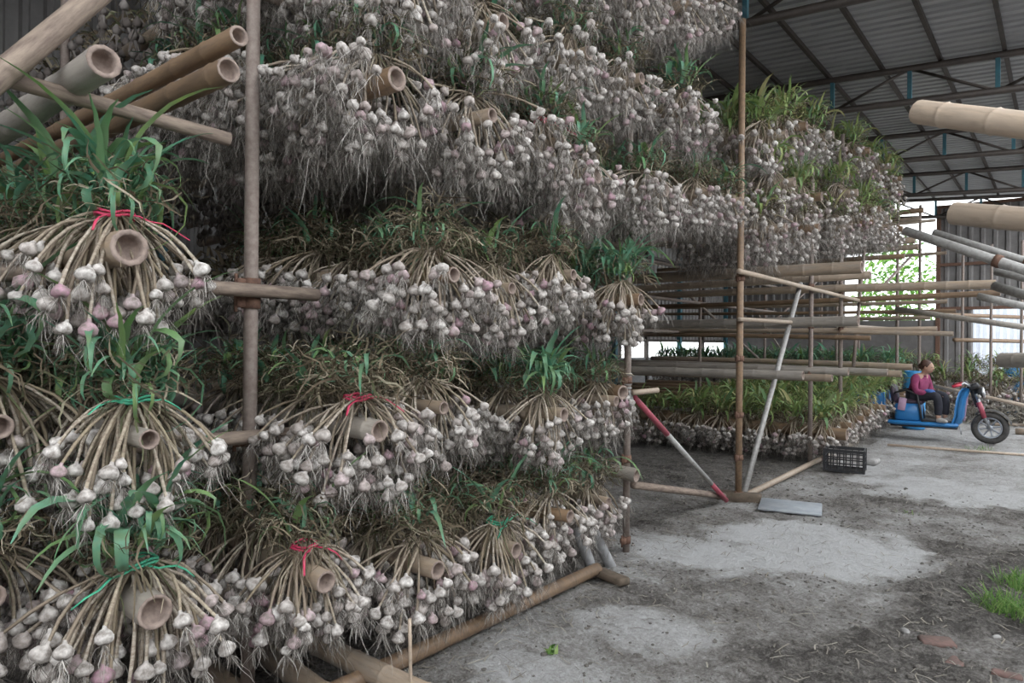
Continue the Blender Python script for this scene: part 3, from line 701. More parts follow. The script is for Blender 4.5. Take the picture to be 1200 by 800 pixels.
ledger(1012, 300, 1000, 430, XP, .028, 'pipe', 'slightly leaning pipe on the front of the far rack', 'pipe', ext0=.2)
ledger(1030, 340, 1068, 300, XP, .028, 'pipe', 'short brace near the daylight gap', 'brace')
# bare bamboo poles of the second rack: (end u, v, depth, radius, back x, material, label)
BARE = [(1010, 313, 7.6, .070, -8, 'bamboo', 'thick bare bamboo pole, topmost over the gap with its cut end right'),
        (1020, 322, 9.0, .055, -8, 'bamboo_tan', 'bare bamboo pole just behind the topmost thick one'),
        (1167, 333, 9.2, .062, -8, 'bamboo', 'very long bare bamboo pole reaching out over the aisle'),
        (1172, 343, 10.0, .045, -8, 'bamboo_gold', 'thinner bare bamboo pole under the very long one'),
        (1006, 376, 8.0, .062, -8, 'bamboo_grey', 'grey bare bamboo pole with a ragged open end at mid height'),
        (1117, 391, 9.6, .034, -8, 'bamboo', 'thin bare bamboo pole reaching right at mid height'),
        (1098, 385, 9.8, .034, -8, 'bamboo_tan', 'thin pale bare bamboo pole just above another thin one'),
        (1020, 396, 10.2, .036, -8, 'bamboo_gold', 'dark bare bamboo pole below the ragged grey one'),
        (941, 440, 7.7, .052, -7, 'bamboo_grey', 'grey bare bamboo pole, lowest of those over green garlic'),
        (975, 443, 8.3, .045, -7, 'bamboo', 'brown bare bamboo pole resting just behind the lowest grey one'),
        (994, 436, 9.0, .050, -7, 'bamboo_grey', 'bare bamboo pole over the green garlic, third from the front'),
        (1040, 436, 10.2, .050, -7, 'bamboo_grey', 'bare bamboo pole over the green garlic, fourth from the front'),
        (1056, 438, 11.0, .055, -7, 'bamboo', 'bare bamboo pole with open end just left of the blue drum'),
        (1069, 430, 11.8, .055, -7, 'bamboo', 'bare bamboo pole over the green garlic, rearmost one'),
        (1120, 364, 12.5, .035, -8, 'bamboo_gold', 'dark thin bare bamboo pole behind the long ones'),
        (1110, 353, 13.0, .04, -8, 'bamboo', 'bare bamboo pole in shadow behind the very long one'),
        (1090, 372, 13.6, .04, -8, 'bamboo', 'bare bamboo pole in shadow behind the thin ones'),
        (1082, 246, 14.0, .055, -6, 'bamboo_gold', 'brown bamboo pole against the daylight, topmost'),
        (1078, 256, 14.6, .05, -6, 'bamboo', 'bamboo pole against the daylight, second from top'),
        (1096, 258, 15.5, .035, -6, 'bamboo_tan', 'thin bamboo pole against the daylight, third from top'),
        (1072, 281, 13.0, .07, -6, 'bamboo', 'thick bamboo pole end against the daylight, fourth from top'),
        (1076, 289, 13.8, .06, -6, 'bamboo', 'bamboo pole end against the daylight, fifth from top'),
        (1109, 296, 14.5, .035, -6, 'bamboo', 'thin bamboo pole against the daylight, lowest'),
        (1060, 300, 12.0, .045, -7, 'bamboo_gold', 'brown bamboo pole just under the upper garlic rows')]
for (u, v, D, r, bx, mt, lab) in BARE:
    P = P_(u, v, D); bamboo('bamboo_pole', (bx, P.y+_ps.uniform(-.1, .1), P.z+_ps.uniform(-.06, .06)), P, r*.9, r, mt, False, True, lab, 'bare bamboo poles of the far rack', .3, .006)
# upper garlic of the second rack
FT = [('lowest hanging', [(905, 268, 8), (945, 268, 0), (985, 266, 0), (1012, 262, 0), (1030, 266, 0)], .050),
      ('middle hanging', [(948, 232, 0), (992, 227, 0), (1020, 246, 0), (1029, 257, 0), (1047, 269, 0), (915, 215, 0)], .055),
      ('top hanging', [(962, 160, 0), (1007, 178, 0), (1032, 196, 0), (1046, 210, 0), (930, 150, 0), (905, 160, 0), (1047, 227, 0)], .05)]
for tn, ends, rad in FT:
    ends = sorted(ends)
    for i, (u, v, _) in enumerate(ends):
        P = PX(u, v, -2.5)
        bamboo('bamboo_pole', (-6.5, P.y, P.z), P+Vector((.15, 0, 0)), rad, rad, 'bamboo_gold' if i % 2 else 'bamboo', False, True, f'bamboo pole of the {ORD[i]} garlic row, {tn} level of far rack', 'loaded bamboo poles of the far rack')
        for k in range(3):
            lab = (f'garlic bundle at pole end, {ORD[i]} from the left, {tn} level of far rack' if k == 0 else f'garlic bundle {ORD[k]} back along the {ORD[i]} pole, {tn} level of far rack')
            bundle(P+Vector((-.12-.36*k, 0, 0)), 'f' if tn != 'lowest hanging' else 'u', lab, 'garlic bundles hanging high on the far rack', 0, None, 'farleaf', 1.25)
        for k in range(3, 8): pass
# low green garlic rows of the second rack
e0 = PX(988, 509, -2.35)
for i in range(8):
    Y = e0.y+.72*i; z = e0.z+.04*i
    nm = ORD[i]
    bamboo('bamboo_pole', (-8, Y, z), (-2.3+(.0 if i == 0 else _ps.uniform(-.15, .1)), Y, z), .08 if i == 0 else .06, .085 if i == 0 else .06, 'bamboo_gold', False, True, f'thick bamboo pole of the {nm} low garlic row from the front', 'poles under the low green garlic')
    for k in range(10 if i == 0 else 7):
        bundle((-2.62-.36*k, Y+_bs.uniform(-.03, .03), z), 'f', f'leafy garlic bundle, {ORD[k]} from the aisle in {nm} low row of far rack', 'low leafy garlic bundles of the far rack', 0, None, 'farleaf', 1.18)

for i, Y in enumerate((16.4, 17.1)):
    bamboo('bamboo_pole', (-8.5, Y, 1.02), (-2.5, Y, 1.02), .05, .05, 'bamboo', False, True, f'bamboo pole of the {"front" if i == 0 else "back"} shaded garlic row behind the bare poles', 'poles under the shaded far garlic')
    for k in range(10):
        bundle((-2.9-.58*k, Y, 1.02), 'f', f'shaded leafy garlic bundle, {ORD[k]} from right in {"front" if i == 0 else "back"} row behind bare poles', 'shaded garlic rows behind the bare poles', 0, None, None, 1.4)
# ------------------------------------------------------------------ far end: low garlic row, drums, poles
for i, Y in enumerate((18.6, 20.0)):
    z = .62+.30*i
    bamboo('bamboo_pole', (-5.5, Y, z), (2.6, Y, z), .05, .05, 'bamboo', False, True, f'bamboo pole under the {"nearer" if i == 0 else "farther"} garlic row at far end of shed')
    for k in range(11):
        if i == 1 and k % 3 == 2: continue
        bundle((-3.2+.5*k, Y, z), 'm', f'garlic bundle, {ORD[k] if k < 10 else "last"} from left in the {"nearer" if i == 0 else "farther"} row beyond the tricycle', 'garlic bundles at the far end', 0, None, 'farleaf', 1.45)
for i, (X, Y) in enumerate(((-3.9, 16.2), (-1.75, 18.0), (-1.25, 18.3), (-.7, 18.0), (-.25, 18.4), (-2.6, 18.2))):
    pipe('rack_post', (X, Y, 0), (X, Y, 3.9), .028, 'pipe', f'thin far pipe post, {ORD[i]} of those standing behind the tricycle', 'post', 'thin posts behind the tricycle')
for (a, b, r, mt, lab) in ((P_(1040, 366, 15), P_(1206, 372, 16), .045, 'bamboo_gold', 'far horizontal pole behind the tricycle, upper'), (P_(1118, 398, 15), P_(1206, 400, 16), .045, 'bamboo_gold', 'far horizontal pole behind the tricycle, lower'),
                      (P_(1050, 362, 13), P_(1206, 384, 11.2), .05, 'bamboo_grey', 'long pole slanting down to the right over the person'), (P_(1146, 347, 9.5), P_(1215, 362, 9.0), .05, 'silver', 'grey pipe slanting down at the right edge')):
    pipe('cross_pole', a, b, r, mt, lab, 'pole')
def drum(P, h, r, label):
    mb = MB(); lathe(mb, [(0, 0), (r*.96, 0), (r, .03), (r, h*.32), (r*1.04, h*.34), (r, h*.36), (r, h*.64), (r*1.04, h*.66), (r, h*.68), (r, h-.06), (r*.93, h-.02), (r*.93, h), (r*.86, h), (r*.86, h-.02), (0, h-.02)], 20)
    o = mb.build('plastic_drum', M['drum']); o.location = P; return tag(o, label, 'drum')
p = PD(1071, 445, 13.6); drum((p.x, p.y, 0), 1.15, .2, 'blue plastic drum behind the person on the tricycle')
p = PD(1192, 433, 17.0); drum((p.x, p.y, 0), 1.12, .30, 'blue plastic drum at the right edge in the distance')
# poles lying on the ground beyond
for (a, b, r, mt, lab) in ((PD(1095, 452, 13.8), PD(1215, 478, 12.6), .035, 'bamboo_tan', 'tan pole held slanting behind the tricycle handlebar'), (PZ(1150, 490, .06), PZ(1230, 491, .06), .06, 'bamboo_grey', 'pale log on the ground behind the front wheel'),
                           (PZ(1165, 497, .03), PZ(1230, 498, .03), .03, 'bamboo_tan', 'thin pole on the ground behind the front wheel'), (PZ(1040, 521, .03), PZ(1215, 534, .03), .02, 'bamboo_tan', 'thin batten lying on the ground in front of the tricycle'), (PZ(1190, 505, .06), PZ(1230, 508, .06), .06, 'bamboo', 'short bamboo piece on the ground at the right edge')):
    pipe('ground_pole', a, b, r, mt, lab, 'pole')
# straw bank at the far end
mb = MB(); sr = random.Random(8)
for k in range(2600):
    x = sr.uniform(-2.6, 2.4); y = 17.9+sr.gauss(0, .28); z = max(0.01, (.55-abs(y-17.9)*.8)*(.75+.3*noise.noise((x*1.5, 0, 0)))*sr.random()**.4)
    a = sr.uniform(0, 6.28); L = sr.uniform(.06, .2); d = np.array([math.cos(a), math.sin(a), sr.uniform(-.6, .4)])*L; p = np.array([x, y, z])
    mb.add(*strip(np.array([p-d, p+np.array([0, 0, .03]), p+d]), [.012, .014, .006], np.array([-math.sin(a), math.cos(a), .3])))
tag(mb.build('straw_bank', M['straw'], None, False), 'bank of brown straw and roots on the ground beyond the tricycle', 'straw', kind='stuff')

# ------------------------------------------------------------------ right rack: poles reaching into the aisle from the right
def along(u0, v0, D0, u1, v1, D1, ext):
    a, b = PD(u0, v0, D0), PD(u1, v1, D1); d = (b-a).normalized(); return a, b+d*ext
for (u0, v0, D0, u1, v1, D1, ext, r, mt, lab) in ((1076, 131, 3.6, 1200, 146, 3.1, 1.6, .061, 'bamboo_tan', 'thick pale bamboo pole reaching in at the right, upper one'),
                                              (1118, 250, 3.65, 1200, 257, 3.35, 1.6, .060, 'bamboo_tan', 'thick pale bamboo pole reaching in at the right, middle one'),
                                              (1174, 422, 5.4, 1200, 422, 5.22, 1.8, .058, 'bamboo_grey', 'dark grey bamboo pole end at the right edge, lowest')):
    a, b = along(u0, v0, D0, u1, v1, D1, ext); bamboo('bamboo_pole', b, a, r, r, mt, False, True, lab, None, .24, .003)
for (u0, v0, D0, u1, v1, D1, ext, r, mt, lab) in ((1060, 270, 7.0, 1200, 316, 6.2, 1.2, .045, 'silver', 'long grey pipe slanting down at the right, lowest of the pair'),
                                              (1094, 272, 7.2, 1200, 305, 6.6, 1.2, .035, 'silver', 'thinner grey pipe slanting down beside the long one'),
                                              (1166, 318, 6.6, 1205, 327, 6.4, 1.2, .035, 'silver', 'short grey pipe at the right edge, upper'), (1166, 335, 6.6, 1205, 347, 6.2, 1.2, .045, 'silver', 'short grey pipe at the right edge, lower')):
    a, b = along(u0, v0, D0, u1, v1, D1, ext); o = pipe('scaffold_pipe', a, b, r, mt, lab, 'pipe'); coupler(o, .9, r)

# ------------------------------------------------------------------ crate
g = PZ(990, 552); cr = tag(empty('plastic_crate', (g.x, g.y, .012), .15), 'black lattice plastic crate on the mud at the foot of far rack', 'crate')
cw, cd, ch = .46, .34, .29
for nm, L, mw in (('side_panel', cw, Matrix.Translation((0, -cd/2, 0))), ('side_panel', cw, Matrix.Translation((0, cd/2, 0))),
                  ('end_panel', cd, Matrix.Translation((-cw/2, 0, 0)) @ Matrix.Rotation(R(90), 4, 'Z')), ('end_panel', cd, Matrix.Translation((cw/2, 0, 0)) @ Matrix.Rotation(R(90), 4, 'Z'))):
    pn = link(nm, None, cr, mw) if False else None
    mb = MB()
    for z, h in ((.015, .03), (.11, .014), (.19, .014), (ch-.02, .04)): box(mb, (0, 0, z), (L, .014, h))
    for k in range(7): box(mb, (-L/2+L*k/6, 0, ch/2), (.014 if 0 < k < 6 else .03, .012, ch))
    o = mb.build(nm, M['blackplastic'], cr, False); o.matrix_local = mw
mb = MB(); box(mb, (0, 0, .008), (cw, cd, .016)); mb.build('base', M['blackplastic'], cr, False)
for k, (u, v) in enumerate(((960, 540), (1022, 543))):
    mb = MB(); g = PZ(u, v); box(mb, (g.x, g.y, .03), (.26, .16, .08), 0, Matrix.Rotation(.5+k, 3, 'Z'), .02); tag(mb.build('footing_stone', M['stone']), ['grey block lying just left of the black crate', 'pale stone lying just right of the black crate'][k], 'stone')

# ------------------------------------------------------------------ tricycle
wheel = PZ(1160, 520.5); tk = tag(empty('cargo_tricycle', (wheel.x, wheel.y, 0.005), .06), 'blue electric cargo tricycle parked at the end of the aisle', 'tricycle')
def ring(mb, R_, r_, c, n=28, k=10, sx=1.0, m=0):
    V = []; T = []
    for i in range(n):
        a = 2*math.pi*i/n
        for j in range(k):
            b = 2*math.pi*j/k; q = R_+r_*math.cos(b); V.append((c[0]+q*math.cos(a), c[1]+r_*sx*math.sin(b), c[2]+q*math.sin(a)))
    for i in range(n):
        for j in range(k):
            p, q, s, t = i*k+j, i*k+(j+1) % k, ((i+1) % n)*k+(j+1) % k, ((i+1) % n)*k+j; T += [(p, q, s), (p, s, t)]
    mb.add(V, T, m); return mb
def wheel_part(c, Ro=.272, nm='front_wheel'):
    w = ring(MB(), Ro-.052, .052, c).build(nm, M['rubber'], tk)
    ring(MB(), Ro-.105, .016, c, 28, 8, 1.8).build('rim', M['alloy'], w)
    mb = MB(); loft(mb, [(c[0], c[1]-.06, c[2]), (c[0], c[1]+.06, c[2])], .045, 14); mb.build('hub', M['alloy'], w)
    for k in range(8):
        a = 2*math.pi*k/8+.2; d = Vector((math.cos(a), 0, math.sin(a))); mb = MB(); loft(mb, [Vector(c)+d*.03, Vector(c)+d*(Ro-.1)], [(.018, .014), (.013, .012)], 6); mb.build('spoke', M['alloy'], w)
wheel_part((0, 0, .272)); wheel_part((-2.15, .42, .272), .272, 'rear_wheel'); wheel_part((-2.15, -.42, .272), .272, 'rear_wheel')
def tpart(nm, mat, fn, smooth=True): mb = MB(); fn(mb); return mb.build(nm, M[mat], tk, smooth)
for s in (-1, 1):
    tpart('fork_leg', 'chrome', lambda m: loft(m, [(0, s*.075, .272), (-.09, s*.075, .48), (-.20, s*.07, .84)], [.018, .022, .024], 8))
    tpart('fork_cover', 'redpaint', lambda m: loft(m, [(-.075, s*.078, .44), (-.13, s*.078, .60), (-.165, s*.075, .70)], [.034, .04, .036], 8))
def fender(m):
    V = []; T = []; k = 10
    for i in range(k):
        a = R(15+i*13)
        for (y, r) in ((-.065, .29), (-.04, .315), (.04, .315), (.065, .29)): V.append((r*math.cos(a), y, .272+r*math.sin(a)))
    for i in range(k-1):
        for j in range(3): a = i*4+j; T += [(a, a+1, a+5), (a, a+5, a+4)]
    m.add(V, T)
tpart('front_fender', 'rubber', fender)
tpart('steering_column', 'blackplastic', lambda m: loft(m, [(-.16, 0, .62), (-.27, 0, .95)], [.05, .04], 10))
tpart('handlebar', 'chrome', lambda m: loft(m, [(-.42, -.36, .98), (-.36, -.30, 1.03), (-.29, -.12, .97), (-.28, 0, .95), (-.29, .12, .97), (-.36, .30, 1.03), (-.42, .36, .98)], .016, 8))
for s in (-1, 1):
    tpart('grip', 'redlamp', lambda m: loft(m, [(-.40, s*.345, .995), (-.52, s*.41, .965)], [.022, .026], 8))
    tpart('brake_lever', 'chrome', lambda m: loft(m, [(-.37, s*.31, 1.01), (-.50, s*.36, .935)], .008, 6))
hl = tpart('headlight', 'blackplastic', lambda m: lathe(m, [(0, -.10), (.06, -.09), (.085, -.02), (.09, .03), (.075, .045), (0, .05)], 16, 0, Matrix.Translation((-.13, 0, .86)) @ Matrix.Rotation(R(80), 4, 'Y')))
mb = MB(); lathe(mb, [(.092, .02), (.096, .04), (.078, .055), (0, .058)], 16, 0, Matrix.Translation((-.13, 0, .86)) @ Matrix.Rotation(R(80), 4, 'Y')); mb.build('lens_ring', M['chrome'], hl)
tpart('dashboard', 'blackplastic', lambda m: box(m, (-.24, 0, .96), (.17, .22, .09), 0, Matrix.Rotation(-.5, 3, 'Y'), .02))
for s in (-1, 1):
    tpart('indicator', 'shoe', lambda m: lathe(m, [(0, -.03), (.03, -.02), (.034, .01), (0, .03)], 10, 0, Matrix.Translation((-.15, s*.13, .80)) @ Matrix.Rotation(R(80), 4, 'Y')))
def shield(m):
    k = 7; V = []; T = []; prof = [(-.50, .27), (-.44, .33), (-.40, .45), (-.39, .6), (-.37, .75), (-.34, .86), (-.30, .93)]
    for lay in (0, 1):
        for i, (x, z) in enumerate(prof):
            w = .30-.02*i+(.04 if 2 < i < 5 else 0)
            for j in range(7):
                t = -1+2*j/6; V.append((x-.10*t*t+lay*.05, w*t, z))
    nn = 7*7
    for lay in (0, 1):
        for i in range(6):
            for j in range(6):
                a = lay*nn+i*7+j; q = [(a, a+1, a+8), (a, a+8, a+7)]; T += q if lay else [t[::-1] for t in q]
    for i in range(6):
        for j in (0, 6): a = i*7+j; T += [(a, a+7, a+7+nn), (a, a+7+nn, a+nn)]
    for j in range(6):
        for i in (0, 6): a = i*7+j; T += [(a, a+1, a+1+nn), (a, a+1+nn, a+nn)]
    m.add(V, T)
tpart('leg_shield', 'blue', shield)
tpart('shield_trim', 'lilac', lambda m: [box(m, (-.345, 0, .58), (.03, .10, .44), 0, Matrix.Rotation(.1, 3, 'Y'), .01)])
tpart('floorboard', 'blue', lambda m: box(m, (-.97, 0, .295), (1.06, .62, .07), 0, None, .025))
tpart('floor_rail', 'blackplastic', lambda m: box(m, (-.95, 0, .245), (1.0, .56, .03), 0, None, .008))
tpart('floor_mat', 'rubber', lambda m: box(m, (-.76, 0, .335), (.46, .46, .012)))
tpart('seat_box', 'blue', lambda m: box(m, (-1.19, 0, .48), (.40, .52, .31), 0, None, .035))
tpart('seat_cushion', 'seat', lambda m: box(m, (-1.17, 0, .665), (.46, .50, .09), 0, None, .035))
tpart('seat_back', 'seat', lambda m: box(m, (-1.42, 0, .80), (.09, .50, .30), 0, Matrix.Rotation(-.2, 3, 'Y'), .03))
tpart('cloth_patch', 'lilac', lambda m: box(m, (-1.27, -.275, .62), (.12, .02, .22), 0, Matrix.Rotation(.15, 3, 'Y'), .006))
for s in (-1, 1):
    tpart('armrest', 'blackplastic', lambda m: loft(m, [(-1.42, s*.28, .62), (-1.38, s*.29, .82), (-1.20, s*.29, .87), (-1.04, s*.29, .80), (-.99, s*.28, .50), (-.97, s*.27, .33)], .018, 8))
bed = tpart('cargo_bed', 'blue', lambda m: box(m, (-2.1, 0, .53), (1.15, .95, .05), 0, None, .01))
for nm, c, sz in (('bed_side', (-2.1, .46, .68), (1.15, .03, .28)), ('bed_side', (-2.1, -.46, .68), (1.15, .03, .28)), ('bed_end', (-1.54, 0, .68), (.03, .95, .28)), ('bed_end', (-2.66, 0, .68), (.03, .95, .28))):
    mb = MB(); box(mb, c, sz, 0, None, .008); mb.build(nm, M['blue'], bed, False)
tpart('chassis', 'blackplastic', lambda m: [box(m, (-1.75, 0, .40), (.9, .30, .09)), loft(m, [(-2.15, -.42, .272), (-2.15, .42, .272)], .03, 8), box(m, (-2.15, 0, .38), (.12, .2, .2))])
tpart('stand', 'chrome', lambda m: loft(m, [(-.42, -.1, .27), (-.40, -.13, .14)], .012, 6))

# ------------------------------------------------------------------ person on the tricycle
def skin_mesh(name, verts, edges, rads, mat, parent, root_i=0, levels=2):
    me = bpy.data.meshes.new(name); me.from_pydata([tuple(v) for v in verts], edges, []); me.update()
    o = bpy.data.objects.new(name, me); COL.objects.link(o)
    sk = o.modifiers.new('skin', 'SKIN'); sk.use_smooth_shade = True
    if not me.skin_vertices: me.skin_vertices.new()
    for i, r in enumerate(rads):
        sv = me.skin_vertices[0].data[i]; sv.radius = r if hasattr(r, '__len__') else (r, r); sv.use_root = (i == root_i)
    ss_ = o.modifiers.new('sub', 'SUBSURF'); ss_.levels = levels; ss_.render_levels = levels
    dg = bpy.context.evaluated_depsgraph_get(); ev = o.evaluated_get(dg)
    m2 = bpy.data.meshes.new_from_object(ev); m2.name = name; m2.materials.clear(); m2.materials.append(M[mat])
    m2.polygons.foreach_set('use_smooth', [True]*len(m2.polygons))
    bpy.data.objects.remove(o); bpy.data.meshes.remove(me)
    return link(name, m2, parent)
pm = tk.matrix_basis.copy(); bpy.context.view_layer.update(); pm = tk.matrix_world.copy()
pr = empty('person', pm @ Vector((-1.06, -.03, .715)), -.35); tag(pr, 'person in maroon top and dark trousers sitting on the blue tricycle, looking down', 'person')
# local: x forward, y left, z up, origin on the seat
vb = [(-.02, 0, .08), (0, 0, .22), (.04, 0, .36), (.10, 0, .43), (.13, 0, .47), (.175, 0, .54), (.18, 0, .62)]
eb = [(0, 1), (1, 2), (2, 3), (3, 4), (4, 5), (5, 6)]; rb = [(.15, .12), (.13, .10), (.15, .09), (.06, .055), (.048, .05), (.075, .088), (.06, .07)]
def limb(pts, rs, at):
    k = at
    for p, r in zip(pts, rs): vb.append(p); rb.append(r); eb.append((k, len(vb)-1)); k = len(vb)-1
    return k
arms = {}; legs = {}
for s in (-1, 1):
    arms[s] = [(.05, s*.17, .385), (.07, s*.235, .24), (.10, s*.235, .13), (.21, s*.17, .115), (.29, s*.11, .10)]
    k = limb(arms[s], [.06, .048, .04, .035, .026], 2)
    k = limb([(.34, s*.085, .085)], [(.034, .018)], k)
    for f, (dx, dy, dz) in enumerate(((.075, -.03, -.025), (.085, -.008, -.03), (.08, .014, -.03), (.06, .034, -.028))):
        limb([(.34+dx*.55, s*(.085)+s*dy, .085+dz*.5), (.34+dx, s*.085+s*dy, .085+dz*1.5)], [.009, .007], k)
    limb([(.335, s*.05, .095), (.365, s*.035, .085)], [.010, .008], k-0)
    legs[s] = [(.03, s*.10, .06), (.22, s*.12, .075), (.40, s*.12, .07), (.42, s*.115, -.14), (.41, s*.11, -.31)]
    k = limb(legs[s], [.10, .085, .066, .052, .04], 0)
    limb([(.44, s*.11, -.345), (.54, s*.12, -.352)], [.036, .026], k)
body = skin_mesh('body', vb, eb, rb, 'skin', pr)
def sub(pts, rs): return pts, [(i, i+1) for i in range(len(pts)-1)], rs
jv = [(-.03, 0, .05), (.0, 0, .16), (.05, 0, .30), (.09, 0, .385), (.105, 0, .42)]; je = [(0, 1), (1, 2), (2, 3), (3, 4)]; jr = [(.175, .15), (.165, .14), (.175, .125), (.11, .085), (.068, .062)]
for s in (-1, 1):
    k = 2
    for p, r in zip([(.05, s*.17, .375)]+arms[s][1:4]+[(.25, s*.14, .108)], [.078, .066, .06, .05, .044]): jv.append(p); jr.append(r); je.append((k, len(jv)-1)); k = len(jv)-1
skin_mesh('jacket', jv, je, jr, 'maroon', pr)
tv = [(-.04, 0, .06)]; te = []; tr = [(.16, .10)]
for s in (-1, 1):
    k = 0
    for p, r in zip(legs[s][:4]+[(.41, s*.11, -.27)], [.115, .10, .08, .066, .056]): tv.append(p); tr.append(r); te.append((k, len(tv)-1)); k = len(tv)-1
skin_mesh('trousers', tv, te, tr, 'navy', pr)
for s in (-1, 1):
    v_, e_, r_ = sub([(.375, s*.11, -.335), (.44, s*.112, -.335), (.52, s*.118, -.347), (.575, s*.122, -.352)], [(.045, .045), (.05, .048), (.047, .036), (.038, .026)])
    skin_mesh('shoe', v_, e_, r_, 'shoe', pr)
skin_mesh('apron', *sub([(.16, -.10, .13), (.27, -.115, .145), (.36, -.12, .13)], [(.075, .05), (.085, .045), (.07, .04)]), 'apron', pr)
# head details
def ell(nm, c, r, mat, rot=0, parent=pr):
    mb = MB(); prof = [(math.sin(a), -math.cos(a)) for a in np.linspace(0.02, math.pi-.02, 9)]
    lathe(mb, prof, 12, 0, Matrix.Translation(c) @ Matrix.Rotation(rot, 4, 'Y') @ Matrix.Diagonal((*r, 1))); return mb.build(nm, M[mat], parent)
ell('face', (.185, 0, .55), (.088, .075, .105), 'skin', .25, body)
ell('nose', (.270, 0, .525), (.016, .013, .022), 'skin', .3, body)
for s in (-1, 1):
    ell('eye', (.263, s*.032, .557), (.008, .014, .006), 'hair', .25, body); ell('ear', (.17, s*.078, .545), (.022, .01, .03), 'skin', .2, body)
ell('mouth', (.247, 0, .487), (.008, .022, .006), 'redpaint', .3, body)
hr = ell('hair', (.150, 0, .598), (.105, .092, .092), 'hair', .45); ell('hair_bun', (.065, 0, .575), (.05, .055, .055), 'hair', 0, hr)
skin_mesh('collar', *sub([(.098, 0, .405), (.118, 0, .44)], [.072, .066]), 'maroon', pr)

# ------------------------------------------------------------------ ground litter, plants
mb = MB(); sr = random.Random(21)
n = 0
while n < 10000:
    x = sr.uniform(-5, 1.0); y = sr.uniform(1.3, 15)
    dens = .9 if x < -2.3 else .45*(1-.75*dryness_shade(x, y))
    if y < 8: dens = max(dens, .22)
    if sr.random() > dens: n += .2; continue
    n += 1; a = sr.uniform(0, 6.28); L = sr.uniform(.02, .085); z = ground_h(x, y)+.006
    d = np.array([math.cos(a), math.sin(a), 0])*L; q = np.array([-math.sin(a), math.cos(a), 0]); p = np.array([x, y, z]); w = sr.uniform(.003, .008)
    mb.add(*strip(np.array([p-d, p+q*sr.uniform(-.02, .02)+np.array([0, 0, .008]), p+d]), [w, w, w*.5], q))
tag(mb.build('straw_litter', M['straw'], None, False), 'loose straw and root litter strewn over the mud', 'straw', kind='stuff')
# clods
clod = []
for s in range(4):
    r = random.Random(s); V = []; T = []; prof = [(math.sin(a), -math.cos(a)) for a in np.linspace(.05, math.pi-.05, 5)]
    b = MB(); lathe(b, prof, 6); V_, T_, _ = b.arrays(); V_ = V_*np.array([[r.uniform(.55, 1.3)] for _ in range(len(V_))])*np.array([1, .8, .5]); clod.append((V_, T_))
mb = MB(); n = 0
while n < 4200:
    x = sr.uniform(-3.2, .6); y = sr.uniform(1.6, 9); n += .12
    if sr.random() < dryness_shade(x, y)*1.1: continue
    n += .88; s_ = sr.uniform(.004, .016)*(1.7 if sr.random() < .1 else 1); v_, t_ = sr.choice(clod); a = sr.uniform(0, 6.28); c, s2 = math.cos(a), math.sin(a)
    mb.add((v_*s_)@np.array([[c, s2, 0], [-s2, c, 0], [0, 0, 1]])+np.array([x, y, ground_h(x, y)+.1*s_]), t_)
tag(mb.build('mud_clods', plain('mud_clod', (.17, .155, .14), .95, 0, (.09, .082, .075), 60, .5), None, False), 'small crumbly clods of dark mud on the ground', 'mud', kind='stuff')
for k, (u, v, sx, lab) in enumerate(((1098, 758, .17, 'reddish broken brick sunk in the mud, larger piece'), (1120, 775, .14, 'reddish broken brick sunk in the mud near the bottom'), (1062, 742, .07, 'pale stone chip at the edge of the dark mud'), (1180, 790, .13, 'reddish flat brick piece at the bottom right corner'), (1168, 752, .05, 'small pale stone under the grass tuft'))):
    g = PZ(u, v, .01); mb = MB(); box(mb, (g.x, g.y, ground_h(g.x, g.y)-.002), (sx, sx*.55, .03), 0, Matrix.Rotation(.9*k+.5, 3, 'Z') @ Matrix.Rotation(.1, 3, 'X'), .008)
    tag(mb.build('brick_piece' if 'brick' in lab else 'stone_chip', M['clay'] if 'brick' in lab else M['stone']), lab, 'brick' if 'brick' in lab else 'stone')
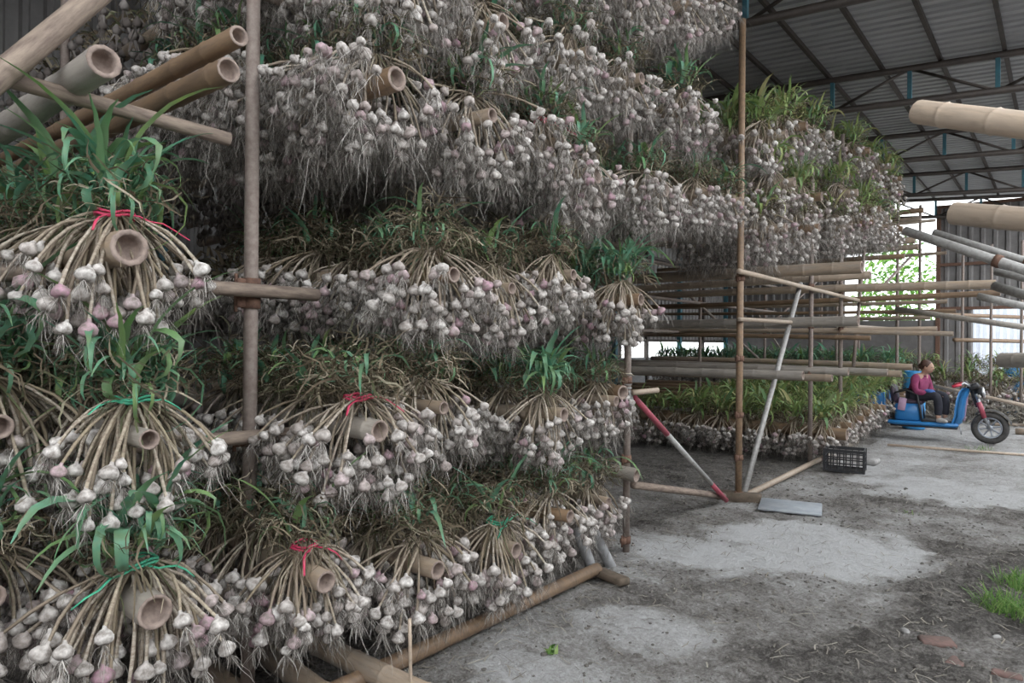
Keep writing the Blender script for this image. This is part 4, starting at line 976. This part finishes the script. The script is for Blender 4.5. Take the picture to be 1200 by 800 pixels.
def tuft(u, v, nblade, rad, h, label, broad=False):
    g = PZ(u, v); gz = ground_h(g.x, g.y); r = random.Random(u); mb = MB()
    for k in range(nblade):
        a = r.uniform(0, 6.28); rr = rad*math.sqrt(r.random()); p = np.array([rr*math.cos(a), rr*math.sin(a), 0.]); d = np.array([r.uniform(-.5, .5), r.uniform(-.5, .5), 1.]); P = [p]
        L = h*r.uniform(.5, 1.2)
        for i in range(4): d = d+np.array([r.uniform(-.3, .3), r.uniform(-.3, .3), -.22]); d /= np.linalg.norm(d); P.append(P[-1]+d*L/4)
        w = r.uniform(.004, .008)*(4 if broad else 1); mb.add(*strip(np.array(P), [w*.6, w, w, w*.7, w*.1], np.array([math.cos(a+1.5), math.sin(a+1.5), 0])))
    o = mb.build('grass_tuft', M['grass'], None, False); o.location = (g.x, g.y, gz-.005); tag(o, label, 'plant')
tuft(1192, 692, 150, .13, .15, 'bright green grass tuft at the right edge, upper one'); tuft(1178, 722, 190, .15, .15, 'bright green grass tuft at the right edge, lower wide one'); tuft(1205, 735, 130, .12, .14, 'bright green grass tuft at the right edge, cut by frame')
tuft(647, 764, 16, .045, .06, 'small green broad-leaved seedling on the mud in the foreground', True)
tuft(1148, 527, 60, .22, .10, 'thin grass growing under the tricycle front wheel'); tuft(1068, 601, 25, .12, .05, 'sparse low weeds at the edge of the pale mud')

# ------------------------------------------------------------------ trees outside
def tree(x, y, h, rx, seed, label):
    t = tag(empty('tree', (x, y, 0)), label, 'tree', 'trees outside the shed'); r = random.Random(seed)
    mb = MB(); loft(mb, [(0, 0, 0), (.1, 0, h*.4), (0, .1, h*.75)], [.14, .10, .05], 8); mb.build('trunk', M['bark'], t)
    mb = MB()
    for k in range(1800):
        a = r.uniform(0, 6.28); b = math.acos(r.uniform(-1, 1)); q = r.random()**.33; cx = math.sin(b)*math.cos(a); 
        p = np.array([rx*q*cx, rx*q*math.sin(b)*math.sin(a), h*.55+h*.5*q*math.cos(b)]); p[2] = max(.05, p[2])
        d = np.array([r.uniform(-1, 1), r.uniform(-1, 1), r.uniform(-1, .4)]); d /= np.linalg.norm(d); s = np.cross(d, [0.3, .5, .8]); s /= np.linalg.norm(s)
        mb.add(*strip(np.array([p, p+d*.14, p+d*.28]), [.03, .13, .01], s))
    tag(mb.build('foliage', M['tree'], t, False), kind='stuff')
for i, (x, y, h, rx, lab) in enumerate(((-5.6, 33, 6.2, 1.7, 'green tree outside, seen in the daylight gap beside the far wall'), (-2.2, 38, 6.0, 2.0, 'green tree outside behind the pale fence'))):
    tree(x, y, h, rx, i, lab)
